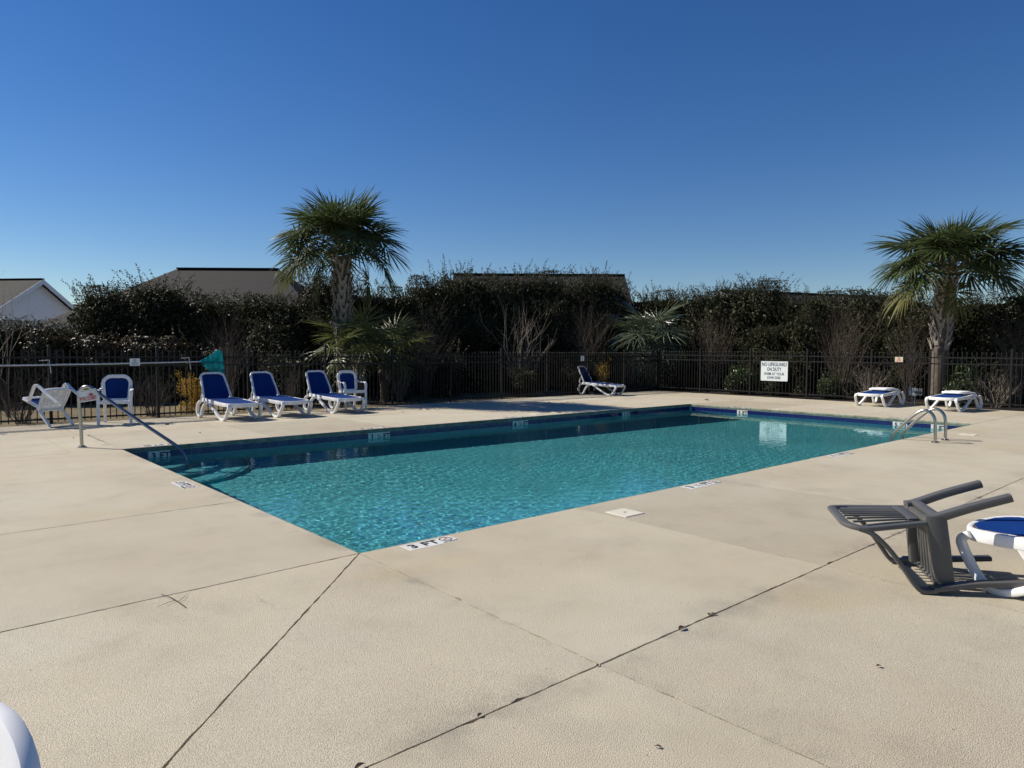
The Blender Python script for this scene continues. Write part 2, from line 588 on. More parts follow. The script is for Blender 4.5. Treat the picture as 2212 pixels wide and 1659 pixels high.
def slab(poly, gap=0.0046, jit=0.0018, skip=()):
    """one concrete slab; sides listed in skip (edge indices) are not pulled in (pool edge)"""
    n = len(poly)
    P = [Vector((x, y, 0)) for x, y in poly]
    # inset
    Q = []
    for i in range(n):
        a, b, c = P[i - 1], P[i], P[(i + 1) % n]
        d1, d2 = (b - a).normalized(), (c - b).normalized()
        n1, n2 = Vector((-d1.y, d1.x, 0)), Vector((-d2.y, d2.x, 0))
        g1 = 0.0 if ((i - 1) % n) in skip else gap
        g2 = 0.0 if i in skip else gap
        A = Matrix(((n1.x, n1.y), (n2.x, n2.y)))
        rhs = Vector((n1.dot(b) + g1, n2.dot(b) + g2))
        if abs(A.determinant()) < 1e-6: q = b.xy + n1.xy * g1
        else: q = A.inverted() @ rhs
        Q.append(Vector((q.x, q.y, 0)))
    ring, cham = [], []
    for i in range(n):
        a, b = Q[i], Q[(i + 1) % n]
        L = (b - a).length
        cen = (a + b) / 2
        near = cen.length < 9
        step = 0.05 if near else 0.4
        k = max(1, int(L / step))
        d = (b - a).normalized()
        nn = Vector((-d.y, d.x, 0))
        for j in range(k):
            p = a + (b - a) * (j / k)
            if i not in skip and 0 < j:
                e = rnd.gauss(0, jit)
                if rnd.random() < 0.035 and near: e += rnd.uniform(0.004, 0.012)
                p = p + nn * max(-0.003, e)
            ring.append(p)
            cham.append((nn, 0.009 if i in skip else 0.0012))
    m = len(ring)
    mb = MB()
    dz = rnd.uniform(-0.0015, 0.0)
    tops = [p + nn * k_ for p, (nn, k_) in zip(ring, cham)]
    mids = [p + nn * k_ * .3 for p, (nn, k_) in zip(ring, cham)]
    mb.add([(p.x, p.y, dz) for p in tops] + [(p.x, p.y, dz - k_ * .3) for p, (nn, k_) in zip(mids, cham)] + [(p.x, p.y, dz - k_) for p, (nn, k_) in zip(ring, cham)] + [(p.x, p.y, -0.072) for p in ring],
           [tuple(range(m))] + [(q * m + i, (q + 1) * m + i, (q + 1) * m + (i + 1) % m, q * m + (i + 1) % m) for q in range(3) for i in range(m)])
    return mb.build('slab', MAT['deck'], deck, smooth=False)


XJ = [X0 - 0.05, 4.75, 7.1, 9.45, 11.8, 14.15, 16.5, 18.9, DX1]
# near field (y < 2.12)
xs_n = [DX0, -2.4, 0.0] + XJ
yA = 2.12
for i in range(len(xs_n) - 1):
    for (ya, yb) in ((DY0, -2.0), (-2.0, yA)):
        if xs_n[i + 1] == XJ[0] and yb == yA:      # the diagonal corner joint runs on towards the camera
            slab([(xs_n[i], ya), (xs_n[i + 1], ya), (xs_n[i + 1], yb), (0.20, yb)][0:4] if False else [(xs_n[i], ya), (xs_n[i + 1], ya), (xs_n[i + 1], yb), (xs_n[i], yb)])
        else:
            slab([(xs_n[i], ya), (xs_n[i + 1], ya), (xs_n[i + 1], yb), (xs_n[i], yb)])
# band between the first joint and the pool's near edge
for i in range(len(XJ) - 1):
    a, b = XJ[i], XJ[i + 1]
    if i == 0: slab([(a, yA), (b, yA), (b, Y0), (X0, Y0)], skip=(2,))
    elif b <= 16.6: slab([(a, yA), (b, yA), (b, Y0), (a, Y0)], skip=(2,))
    elif a < X1 < b: slab([(a, yA), (b, yA), (b, Y0 + .0), (X1, Y0), (a, Y0)], skip=(3,))
    else: slab([(a, yA), (b, yA), (b, Y0), (a, Y0)])
# corner: diagonal joint from the pool corner down-left
dgx = X0 - (Y0 - yA) * 0.975
slab([(dgx, yA), (XJ[0], yA), (X0, Y0)])
slab([(DX0, yA), (dgx, yA), (X0, Y0), (-1.2, Y0 - .1), (DX0, Y0 - .1)])
# left deck
ys_l = [Y0 - .1, 6.68, 9.06, 11.35, 13.60]
for i in range(4):
    a, b = ys_l[i], ys_l[i + 1]
    a2 = Y0 if i == 0 else a + .07
    b2 = b + .07 if i < 2 else (Y1 if i == 2 else 13.60)
    if i < 3:
        slab([(-1.2, a), (X0, a2), (X0, b2), (-1.2, b)], skip=(1,))
        slab([(DX0, a), (-1.2, a), (-1.2, b), (DX0, b)])
    else:
        slab([(-.6, a), (1.85, a + .02), (1.85, b), (-.6, b)])
        slab([(1.85, a + .02), (X0, Y1), (X0 - .03, near_rear_line(X0)), (1.85, near_rear_line(1.85))])
        slab([(DX0, a), (-.6, a), (-.6, b), (DX0, b)])
# rear band and rear strip
xr = [X0, 4.80, 7.15, 9.5, 11.85, 14.2, X1]
for i in range(len(xr) - 1):
    a, b = xr[i], xr[i + 1]
    slab([(a, Y1), (b, Y1), (b, near_rear_line(b)), (a, near_rear_line(a))], skip=(0,))
xr2 = [DX0, -2.4, 0.0, 2.36, 4.7, 7.0, 9.4, 11.8, 14.2, 16.6, 19.0, DX1]
for i in range(len(xr2) - 1):
    a, b = xr2[i], xr2[i + 1]
    ya, yb = (near_rear_line(a) if a > 2 else 13.60), (near_rear_line(b) if b > 2 else 13.60)
    slab([(a, ya), (b, yb), (b, DY1), (a, DY1)])
# right deck
yr_ = [Y0, 6.8, 9.1, Y1]
for i in range(3):
    slab([(X1, yr_[i]), (19.15, yr_[i]), (19.15, yr_[i + 1]), (X1, yr_[i + 1])], skip=(3,))
    slab([(19.15, yr_[i]), (DX1, yr_[i]), (DX1, yr_[i + 1]), (19.15, yr_[i + 1])])
slab([(X1, Y1), (19.15, Y1), (19.15, near_rear_line(19.15)), (X1, near_rear_line(X1))])
slab([(19.15, Y1), (DX1, Y1), (DX1, near_rear_line(DX1)), (19.15, near_rear_line(19.15))])

pool = tag(empty('swimming_pool'), kind='structure')
receivers = []
D3, D5 = -1.12, -1.75
mb = MB()
mb.add([(X0, Y0, D3), (X0 + 3, Y0, D3 - .04), (X1, Y0, D5), (X1, Y1, D5), (X0 + 3, Y1, D3 - .04), (X0, Y1, D3)], [(0, 1, 4, 5), (1, 2, 3, 4)])
receivers.append(mb.build('pool_floor', MAT['plaster'], pool, smooth=False))
for (a, b) in (((X0, Y0), (X0, Y1)), ((X0, Y1), (X1, Y1)), ((X1, Y1), (X1, Y0)), ((X1, Y0), (X0, Y0))):
    mb = MB()
    mb.add([(*a, -1.8), (*b, -1.8), (*b, -.073), (*a, -.073)], [(0, 1, 2, 3)])
    receivers.append(mb.build('pool_wall', MAT['grout'] if False else MAT['plaster'], pool, smooth=False))
# coping nose under the slab edge: rounded, 12 mm proud of the wall, pale line along its foot
for (a, b, nrm) in (((X0, Y1), (X1, Y1), (0, -1)), ((X1, Y0), (X1, Y1), (-1, 0)), ((X0, Y0), (X1, Y0), (0, 1)), ((X0, Y0), (X0, Y1), (1, 0))):
    nx, ny = nrm
    prof = [(-0.02, -0.003), (0.004, -0.003), (0.012, -0.012), (0.014, -0.035), (0.012, -0.060), (0.006, -0.068), (-0.02, -0.068)]
    mb = MB()
    segs = 40
    L = Vector((b[0] - a[0], b[1] - a[1], 0))
    rings = []
    for i in range(segs + 1):
        q = Vector((*a, 0)) + L * (i / segs)
        k = 1 + rnd.uniform(-.15, .15)
        rings.append([(q.x + nx * o_ * (k if o_ > 0 else 1), q.y + ny * o_ * (k if o_ > 0 else 1), z_) for o_, z_ in prof])
    mb.loft(rings)
    mb.build('coping', MAT['coping'], pool, smooth=True)
    mb = MB()
    c_ = (Vector((*a, 0)) + Vector((*b, 0))) / 2
    mb.box((c_.x + nx * .004, c_.y + ny * .004, -0.0715), (abs(L.x) - .02 + (0.012 if abs(L.x) < 1 else 0), abs(L.y) - .02 + (0.012 if abs(L.y) < 1 else 0), 0.005))
    mb.build('grout_line', MAT['grout'], pool, smooth=False)

# waterline tiles, one by one
TP = 0.155


def tile_mesh(mat):
    mb = MB()
    h = 0.0752
    mb.add([(-h, 0, -h), (h, 0, -h), (h, 0, h), (-h, 0, h), (-h + .003, -.006, -h + .003), (h - .003, -.006, -h + .003), (h - .003, -.006, h - .003), (-h + .003, -.006, h - .003)],
           [(4, 5, 6, 7), (0, 1, 5, 4), (1, 2, 6, 5), (2, 3, 7, 6), (3, 0, 4, 7)])
    return mb.mesh('tile', mat, smooth=False)


TM, TW = tile_mesh(MAT['tile']), tile_mesh(MAT['white_tile'])
ZT = -0.151
markers = {('far', 3.0): ['3', 'FT'], ('far', 6.8): ['3', '\u00bd', 'FT'], ('far', 10.3): ['4', '\u00bd', 'FT'], ('far', 14.0): ['5', 'FT'],
           ('right', 9.81): ['5', 'FT'], ('right', 5.91): ['5', 'FT'], ('right', 5.12): ['5', 'FT']}
LET = {}
for body in ('3', '4', '5', 'FT', '\u00bd'):
    me = text_mesh(body, 0.135 if body != '\u00bd' else 0.12, bold=0.004 if body != '\u00bd' else 0.001)
    me.materials.clear(); me.materials.append(MAT['ink'])
    LET[body] = me


def tile_run(side):
    if side == 'far': a, L, rz, mk = Vector((X0, Y1, ZT)), Vector((1, 0, 0)), 0.0, X1 - X0
    elif side == 'right': a, L, rz, mk = Vector((X1, Y1, ZT)), Vector((0, -1, 0)), -math.pi / 2, Y1 - Y0
    elif side == 'near': a, L, rz, mk = Vector((X1, Y0, ZT)), Vector((-1, 0, 0)), math.pi, X1 - X0
    else: a, L, rz, mk = Vector((X0, Y0, ZT)), Vector((0, 1, 0)), math.pi / 2, Y1 - Y0
    n = int(mk / TP)
    off = (mk - n * TP) / 2 + TP / 2
    chosen = {}
    for (sd_, at), chars in markers.items():
        if sd_ != side: continue
        s_ = (at - X0) if side == 'far' else (Y1 - at)
        i0 = round((s_ - off) / TP - (len(chars) - 1) / 2)
        for k, ch in enumerate(chars): chosen[i0 + k] = ch
    for i in range(n):
        q = a + L * (off + i * TP)
        if i in chosen:
            t = link('marker_tile', TW, pool, q, (rnd.uniform(-.008, .008), 0, rz))
            link('lettering', LET[chosen[i]], t, (0, -0.0075, 0.0), (math.pi / 2, 0, 0))
        else:
            t = link('tile', TM, pool, q, (rnd.uniform(-.012, .012), 0, rz + rnd.uniform(-.012, .012)))
        receivers.append(t)


for s_ in ('far', 'right', 'near', 'left'): tile_run(s_)

# quarter-round steps in the far left corner
for k, (r_, z_) in enumerate(((1.75, -0.98), (1.32, -0.82), (0.90, -0.62))):
    mb = MB()
    n = 18
    arc = [(X0 + .002 + r_ * math.cos(-math.pi / 2 * i / n), Y1 - .002 + r_ * math.sin(-math.pi / 2 * i / n)) for i in range(n + 1)]
    top = [(X0 + .002, Y1 - .002, z_)] + [(x, y, z_) for x, y in arc]
    bot = [(x, y, -1.15) for x, y in arc]
    m_ = len(top)
    mb.add(top + bot, [tuple(reversed(range(m_)))] + [(1 + i, 2 + i, m_ + i + 1, m_ + i) for i in range(n)])
    st = mb.build('step', MAT['plaster'], pool, smooth=False)
    receivers.append(st)
    mb = MB()
    mb.sweep([(x - (x - X0) * .03, y + (Y1 - y) * .03, z_ + .004) for x, y in arc], 0.05, 0.008, (0, 0, 1) if False else [(math.cos(-math.pi / 2 * i / n), math.sin(-math.pi / 2 * i / n), 0) for i in range(n + 1)])
    receivers.append(mb.build('step_edge', MAT['plaster_dark'], st))

# water surface: real ripples
NX, NY = 1060, 512
rng = np.random.default_rng(3)
gx, gy = np.meshgrid(np.linspace(X0 + .0005, X1 - .0005, NX + 1), np.linspace(Y0 + .0005, Y1 - .0005, NY + 1), indexing='ij')
Z = np.zeros_like(gx)
for i in range(110):
    lam = math.exp(rng.uniform(math.log(0.045), math.log(0.34)))
    an = rng.normal(0.95, 1.1)
    k = 2 * math.pi / lam
    ph = rng.uniform(0, 6.28)
    warp = 0.25 * np.sin(gx * rng.uniform(.5, 1.5) + gy * rng.uniform(.5, 1.5) + ph)
    Z += 0.00031 * lam ** 0.86 * np.cos(k * (gx * math.cos(an) + gy * math.sin(an)) + ph + warp * 3)
dist = np.hypot(gx - X0, gy - Y0)
calm = 1.15 - 0.75 * np.clip((dist - 1) / 11, 0, 1)
patch = 0.8 + 0.35 * np.sin(gx * 0.9 + 1.3 * np.sin(gy * .7)) * np.sin(gy * 1.1 + .8 * np.sin(gx * .5))
Z = Z * calm * patch - 0.163
vv = np.stack([gx, gy, Z], -1).reshape(-1, 3)
idx = np.arange((NX + 1) * (NY + 1)).reshape(NX + 1, NY + 1)
ff = np.stack([idx[:-1, :-1], idx[1:, :-1], idx[1:, 1:], idx[:-1, 1:]], -1).reshape(-1, 4)


def np_mesh(name, vv, ff, mat, smooth=False):
    me = bpy.data.meshes.new(name)
    nv, nf, k = len(vv), len(ff), ff.shape[1]
    me.vertices.add(nv)
    me.vertices.foreach_set('co', np.ascontiguousarray(vv, dtype=np.float32).ravel())
    me.loops.add(nf * k)
    me.loops.foreach_set('vertex_index', np.ascontiguousarray(ff, dtype=np.int32).ravel())
    me.polygons.add(nf)
    me.polygons.foreach_set('loop_start', np.arange(0, nf * k, k, dtype=np.int32))
    me.polygons.foreach_set('use_smooth', np.full(nf, smooth))
    me.materials.append(mat)
    me.update(calc_edges=True)
    return me


water = tag(link('water', np_mesh('water', vv, ff, MAT['water'], True)), kind='structure')
water.cycles.is_caustics_caster = True


# ------------------------------------------------------------------ houses beyond the hedge
def uv_faces(me, faces_uv):
    uvl = me.uv_layers.new(name='UVMap')
    for poly, uvs in zip(me.polygons, faces_uv):
        for li, uv in zip(poly.loop_indices, uvs): uvl.data[li].uv = uv


def roof_planes(name, quads, mat, parent, thick=0.12):
    """roof slabs with thickness; UV runs along the eave and up the slope"""
    mb = MB()
    uvs = []
    for q in quads:
        q = [Vector(p) for p in q]
        e = (q[1] - q[0]).normalized()
        nrm = (q[1] - q[0]).cross(q[2] - q[0]).normalized()
        s_ = nrm.cross(e)
        n = len(q)
        low = [p - Vector((0, 0, thick)) for p in q]
        mb.add(q + low, [tuple(range(n)), tuple(reversed(range(n, 2 * n)))] + [(i, n + i, n + (i + 1) % n, (i + 1) % n) for i in range(n)])
        uv = [((p - q[0]).dot(e), (p - q[0]).dot(s_)) for p in q]
        uvs += [uv, list(reversed(uv))] + [[(0, 0)] * 4] * n
    me = mb.mesh(name, mat, smooth=False)
    uv_faces(me, uvs)
    return link(name, me, parent)


HZ = -0.03


def gable_house(loc, rz, W, L, wall, rise, label, roofmat, boards=True, overhang=0.35):
    """gable end faces local -y, ridge runs along local y"""
    h = tag(empty('house', (*loc, HZ), rz), label, 'house')
    sl = rise / (W / 2)
    mb = MB()
    mb.add([(-W / 2, 0, 0), (W / 2, 0, 0), (W / 2, 0, wall), (0, 0, wall + rise), (-W / 2, 0, wall), (-W / 2, L, 0), (W / 2, L, 0), (W / 2, L, wall), (0, L, wall + rise), (-W / 2, L, wall)],
           [(0, 1, 2, 3, 4), (6, 5, 9, 8, 7), (1, 6, 7, 2), (5, 0, 4, 9)])
    wl = mb.build('wall', MAT['siding'], h, smooth=False)
    if boards:
        bh = 0.2
        z = 0.0
        while z < wall + rise - 0.1:
            def half(zz): return W / 2 if zz <= wall else max(0.0, W / 2 - (zz - wall) / sl)
            a, b = half(z), half(min(z + bh, wall + rise))
            if a > 0.15:
                m2 = MB()
                m2.add([(-a, -.028, z), (a, -.028, z), (b, -.008, z + bh), (-b, -.008, z + bh), (-a, -.002, z), (a, -.002, z)], [(0, 1, 2, 3), (5, 4, 3, 2), (4, 5, 1, 0)])
                m2.build('siding_board', MAT['siding'], wl, smooth=False)
            z += bh
    o = overhang
    zb = wall - o * sl
    roof_planes('roof', [[(-W / 2 - o, L + o, zb + .1), (-W / 2 - o, -o, zb + .1), (0, -o, wall + rise + .1), (0, L + o, wall + rise + .1)],
                         [(W / 2 + o, -o, zb + .1), (W / 2 + o, L + o, zb + .1), (0, L + o, wall + rise + .1), (0, -o, wall + rise + .1)]], roofmat, h)
    for s_ in (-1, 1):
        m2 = MB()
        d = Vector((s_ * (W / 2 + o), 0, -(rise + o * sl))).normalized()
        nn = Vector((d.z * -s_, 0, d.x * s_))
        a, b = Vector((0, -o - .03, wall + rise + .09)), Vector((s_ * (W / 2 + o), -o - .03, zb + .09))
        m2.add([a, b, b - Vector((0, 0, .24)), a - Vector((0, 0, .24)), a + Vector((0, .03, 0)), b + Vector((0, .03, 0)), b + Vector((0, .03, -.24)), a + Vector((0, .03, -.24))],
               [(0, 1, 2, 3), (4, 7, 6, 5), (0, 4, 5, 1), (3, 2, 6, 7), (1, 5, 6, 2)])
        m2.build('bargeboard', MAT['soffit'], h, smooth=False)
    m2 = MB()
    m2.box((0, L / 2, wall + rise + .11), (.22, L + 2 * o, .05))
    m2.build('ridge_cap', MAT['roof_dark'], h, smooth=False)
    return h


def hip_house(loc, rz, W, L, wall, rise, ridge, label, roofmat):
    """ridge along local x, length `ridge`, footprint W (x) by L (y)"""
    h = tag(empty('house', (*loc, HZ), rz), label, 'house')
    mb = MB()
    mb.box((0, L / 2, wall / 2), (W, L, wall))
    mb.build('wall', MAT['siding'], h, smooth=False)
    o = 0.4
    a, b, r_ = W / 2 + o, L + o, ridge / 2
    zt = wall + rise
    roof_planes('roof', [[(-a, -o, wall), (a, -o, wall), (r_, L / 2, zt), (-r_, L / 2, zt)], [(a, b, wall), (-a, b, wall), (-r_, L / 2, zt), (r_, L / 2, zt)],
                         [(a, -o, wall), (a, b, wall), (r_, L / 2, zt)], [(-a, b, wall), (-a, -o, wall), (-r_, L / 2, zt)]], roofmat, h)
    m2 = MB()
    m2.box((0, L / 2, zt + .03), (ridge, .25, .06))
    m2.build('ridge_cap', MAT['roof_dark'], h, smooth=False)
    m2 = MB()
    m2.box((0, -o - .02, wall - .1), (W + 2 * o, .03, .18))
    m2.build('fascia', MAT['soffit'], h, smooth=False)
    return h


VIEW = R(48.4)


def at_dir(az_off, d):
    """ground point at distance d (along the view axis), az_off = tangent to the right of the view axis"""
    return (d * (math.cos(VIEW) + az_off * math.sin(VIEW)), d * (math.sin(VIEW) - az_off * math.cos(VIEW)))


# left: white gable end; its ridge apex stands at about (5.55, 41.8, 4.75)
gable_house((5.55, 41.8), R(40), 8.6, 13.0, 2.2, 2.62, 'white sided house with its gable end and brown roof at far left beyond the hedge', MAT['roof'])
gable_house((10.2, 48.5), R(49), 8.0, 10.0, 2.3, 1.75, 'house with a dark low roof half hidden behind the white gable', MAT['roof_dark'], boards=False)
hip_house((9.5, 31.9), R(-41.6), 11.4, 9.4, 2.5, 2.95, 5.0, 'house with a brown hipped shingle roof left of the tall palm', MAT['roof'])
hip_house((28.1, 29.1), R(-41.6), 10.4, 9.0, 2.8, 3.55, 10.9, 'house with a long low shingle ridge rising over the middle of the hedge', MAT['roof_dark'])
gable_house((31.2, 19.1), R(-112), 6.6, 11.0, 2.5, 1.95, 'house with a dark roof and white bargeboard right of the pale fan palm', MAT['roof_dark'], boards=False)


# ------------------------------------------------------------------ fence
def fence_run(label, a, posts, zoff, spacing=0.1135):
    """a(s) -> point on the run at parameter s; posts = list of s"""
    run = tag(empty('metal_fence', a(posts[0])), label, 'fence')
    o0 = Vector(a(posts[0]))
    d = (Vector(a(posts[-1])) - o0).normalized()
    ang = math.atan2(d.y, d.x)
    run.rotation_euler = (0, 0, ang)
    mb = MB()
    mb.box((0, 0, .745), (.052, .052, 1.50))
    pm = mb.mesh('post', MAT['fence'], smooth=False)
    mb = MB()
    mb.loft([[(-.031, -.031, 0), (.031, -.031, 0), (.031, .031, 0), (-.031, .031, 0)], [(-.031, -.031, .012), (.031, -.031, .012), (.031, .031, .012), (-.031, .031, .012)], [(-.006, -.006, .034), (.006, -.006, .034), (.006, .006, .034), (-.006, .006, .034)]])
    cm = mb.mesh('post_cap', MAT['fence'], smooth=False)
    mb = MB()
    mb.box((0, 0, .71), (.0165, .0165, 1.36))
    mb.loft([[(-.009, -.009, 1.39), (.009, -.009, 1.39), (.009, .009, 1.39), (-.009, .009, 1.39)], [(-.011, -.011, 1.41), (.011, -.011, 1.41), (.011, .011, 1.41), (-.011, .011, 1.41)], [(-.002, -.002, 1.432), (.002, -.002, 1.432), (.002, .002, 1.432), (-.002, .002, 1.432)]])
    km = mb.mesh('picket', MAT['fence'], smooth=False)
    S_ = [abs(s - posts[0]) for s in posts]
    for i, s in enumerate(S_):
        p = link('post', pm, run, (s, 0, zoff), (R(rnd.uniform(-.5, .5)), R(rnd.uniform(-.5, .5)), 0))
        link('post_cap', cm, p, (0, 0, 1.495))
        if i + 1 < len(S_):
            L = S_[i + 1] - s
            for z_ in (0.085, 1.115, 1.285):
                mb = MB()
                mb.box((s + L / 2, 0, z_ + zoff), (L - .052, .03, .034))
                mb.build('rail', MAT['fence'], run, smooth=False)
            n = round(L / spacing)
            for k in range(1, n):
                link('picket', km, run, (s + L * k / n, 0, zoff), (R(rnd.uniform(-.25, .25)), R(rnd.uniform(-.25, .25)), 0))
    return run


rear_posts = [21.62 - 1.93 * k for k in range(0, 13)]
fence_run('black metal picket fence along the rear deck behind the row of loungers', lambda s: (s, 16.13, 0), rear_posts[::-1], 0.0)
right_posts = [16.06, 14.26, 12.32, 10.36, 8.43, 6.87, 4.97, 3.05, 1.15, -.8]
fence_run('black metal picket fence along the right side carrying the lifeguard sign', lambda s: (21.66, s, 0), right_posts, 0.055)


# ------------------------------------------------------------------ planting
def leaf_cloud(P, N, size, rng, aspect=0.5):
    """diamond leaves: points P, preferred normals N"""
    n = len(P)
    N = N + rng.normal(0, .75, (n, 3))
    N /= np.linalg.norm(N, axis=1, keepdims=True) + 1e-9
    T = rng.normal(0, 1, (n, 3))
    T -= N * (T * N).sum(1, keepdims=True)
    T /= np.linalg.norm(T, axis=1, keepdims=True) + 1e-9
    B = np.cross(N, T)
    s = size * rng.uniform(.6, 1.3, (n, 1))
    bend = N * s * .18
    v = np.stack([P - T * s, P + B * s * aspect - bend * .0, P + T * s - bend, P - B * s * aspect], 1).reshape(-1, 3)
    f = np.arange(4 * n).reshape(n, 4)
    return v, f


def joinclouds(parts):
    V, F, o = [], [], 0
    for v, f in parts:
        V.append(v); F.append(f + o); o += len(v)
    return np.concatenate(V), np.concatenate(F)


def shrub_crown(seed, rx, ry, h, n_out, n_in, leaf=0.032, base=0.0, shoots=26, lumps=16, fill=True, topjit=0.12):
    """upright evergreen mass with an uneven outline: lumps of leaves round a body, thin leafy shoots on top"""
    rng = np.random.default_rng(seed)
    parts = []
    # lumpy body
    cs, rs = [], []
    for i in range(lumps):
        t = rng.uniform(0, 1)
        z = base + (h - base) * (0.1 + 0.82 * t)
        a = rng.uniform(0, 6.28)
        k = rng.uniform(.35, .95) * (1.0 if t < .75 else .75)
        cs.append((rx * k * math.cos(a) * .8, ry * k * math.sin(a) * .8, z))
        rs.append(rng.uniform(.30, .58) * min(rx, ry))
    cs, rs = np.array(cs), np.array(rs)
    pick = rng.integers(0, lumps, n_out)
    D = rng.normal(0, 1, (n_out, 3)); D /= np.linalg.norm(D, axis=1, keepdims=True)
    P = cs[pick] + D * rs[pick][:, None] * rng.uniform(.55, 1.12, (n_out, 1)) ** .6
    P[:, 2] = np.clip(P[:, 2], base + .02, h + topjit)
    parts.append(leaf_cloud(P, D + np.array([0, 0, .5]), leaf, rng))
    if fill:
        Q = np.stack([rng.uniform(-1, 1, n_in), rng.uniform(-1, 1, n_in), base + (h * .93 - base) * rng.uniform(0, 1, n_in) ** 1.15], 1)
        r2 = np.hypot(Q[:, 0], Q[:, 1])
        Q = Q[r2 < 1]
        tz = np.clip((Q[:, 2] / h - .75) / .25, 0, 1)
        wob = 0.78 + .16 * np.sin(Q[:, 2] * 5 + seed) + .1 * np.sin(np.arctan2(Q[:, 1], Q[:, 0]) * 5 + seed)
        Q[:, 0] *= rx * wob * (1 - .25 * tz); Q[:, 1] *= ry * wob * (1 - .25 * tz)
        parts.append(leaf_cloud(Q, rng.normal(0, 1, Q.shape), leaf * 1.9, rng, .6))
    # shoots
    for i in range(shoots):
        a = rng.uniform(0, 6.28)
        k = rng.uniform(0, .95)
        p = np.array([rx * k * math.cos(a), ry * k * math.sin(a), h * rng.uniform(.84, .97)])
        d = np.array([math.cos(a) * .35 + rng.normal(0, .35), math.sin(a) * .35 + rng.normal(0, .35), 1.0])
        L = rng.uniform(.22, .58) * (1.5 if rng.random() < .12 else 1)
        m = int(L / .035)
        dirv = d / np.linalg.norm(d)
        pts = []
        for j in range(m):
            p = p + dirv * .035
            dirv = dirv + rng.normal(0, .07, 3) + np.array([math.cos(a), math.sin(a), -.6]) * .035
            dirv /= np.linalg.norm(dirv)
            pts.append(p.copy())
        pts = np.array(pts)
        kk = np.concatenate([pts + rng.normal(0, .018, pts.shape) for _ in range(2)])
        parts.append(leaf_cloud(kk, rng.normal(0, 1, kk.shape), leaf * .72, rng, .45))
        # the thin stem itself, a narrow ribbon
        if m > 2:
            wv = rng.normal(0, 1, 3); wv = wv / np.linalg.norm(wv) * .0035
            v = np.empty((2 * m, 3)); v[0::2] = pts - wv; v[1::2] = pts + wv
            f = np.array([[2 * q, 2 * q + 1, 2 * q + 3, 2 * q + 2] for q in range(m - 1)])
            parts.append((v, f))
    return joinclouds(parts)


def stems_mesh(seed, n, h, spread, r0, name, mat, branch=2, levels=3, up_bias=.9, sides=4, wig=.10, base_r=.12):
    rr = random.Random(seed)
    mb = MB()

    def grow(p, d, L, r, lev):
        pts, rad = [p.copy()], [r]
        k = 5
        for i in range(k):
            d = (d + Vector((rr.gauss(0, wig), rr.gauss(0, wig), rr.gauss(0, wig * .5) + .03 * up_bias))).normalized()
            p = p + d * (L / k)
            pts.append(p.copy())
            rad.append(r * (1 - .55 * (i + 1) / k))
            if lev < levels and i >= 1 and rr.random() < .75:
                for _ in range(branch if i == k - 1 else 1):
                    nd = (d + Vector((rr.gauss(0, .45), rr.gauss(0, .45), rr.gauss(.12, .2)))).normalized()
                    grow(p, nd, L * rr.uniform(.45, .7), rad[-1] * .7, lev + 1)
        mb.tube(pts, rad, sides if lev < 2 else 3)

    for i in range(n):
        a = rr.uniform(0, 6.28)
        p = Vector((base_r * rr.random() * math.cos(a), base_r * rr.random() * math.sin(a), -.03))
        d = Vector((spread * math.cos(a) * rr.random(), spread * math.sin(a) * rr.random(), 1)).normalized()
        grow(p, d, h * rr.uniform(.45, .62), r0 * rr.uniform(.7, 1.1), 1)
    return mb.mesh(name, mat)


def interp(x, xs, ys): return float(np.interp(x, xs, ys))


# tall evergreen hedge shrubs: a few crowns, many plants
crowns = []
for i in range(5):
    v, f = shrub_crown(40 + i, 1.25, 1.15, 3.0, 15000, 11000, leaf=0.036, base=0.05, shoots=100, lumps=20)
    crowns.append(np_mesh('crown', v, f, MAT['leaf_a']))
trunk_m = [stems_mesh(60 + i, 6, 2.6, .35, .035, 'trunk', MAT['bark'], levels=2) for i in range(2)]


def hedge_plant(x, y, h, k, label, group, sx=1.0):
    r_ = empty('hedge_shrub', (x, y, HZ), rnd.uniform(0, 6.28))
    tag(r_, label, 'shrub', group)
    s = h / 3.0
    link('crown', crowns[k % 5], r_, scale=(sx * rnd.uniform(.95, 1.1), sx * rnd.uniform(.95, 1.1), s))
    link('trunk', trunk_m[k % 2], r_, scale=(1, 1, s))
    return r_


k = 0
x = 3.85
while x < 24.6:
    h = interp(x, [3.8, 4.5, 5.2, 6, 7.2, 8.3, 9.4, 10.6, 12, 14, 16, 19, 22, 24], [2.2, 3.3, 3.55, 3.4, 3.0, 3.0, 3.25, 3.5, 3.65, 3.85, 4.2, 4.3, 4.3, 4.4])
    yy = interp(x, [3, 5, 7.2, 9.4, 10.6, 12, 30], [24.6, 23.7, 22.7, 21.6, 21.1, 20.85, 20.85])
    hedge_plant(x, yy + rnd.uniform(-.2, .2), h * rnd.uniform(.93, 1.09), k, 'tall dark evergreen shrub in the hedge behind the rear fence', 'tall shrubs of the rear hedge')
    k += 1
    x += rnd.uniform(.95, 1.25) if x < 11 else rnd.uniform(1.2, 1.55)
x = 8.6
while x < 24.2:
    h = interp(x, [6, 9, 12, 16, 24], [2.3, 2.5, 2.8, 3.1, 3.4])
    hedge_plant(x, interp(x, [8, 11, 13, 30], [20.8, 19.9, 19.7, 19.7]) + rnd.uniform(-.25, .25), h * rnd.uniform(.85, 1.03), k, 'lower dark evergreen shrub standing in front of the tall rear hedge', 'front shrubs of the rear hedge', .85)
    k += 1
    x += rnd.uniform(1.5, 2.1)
y = 19.6
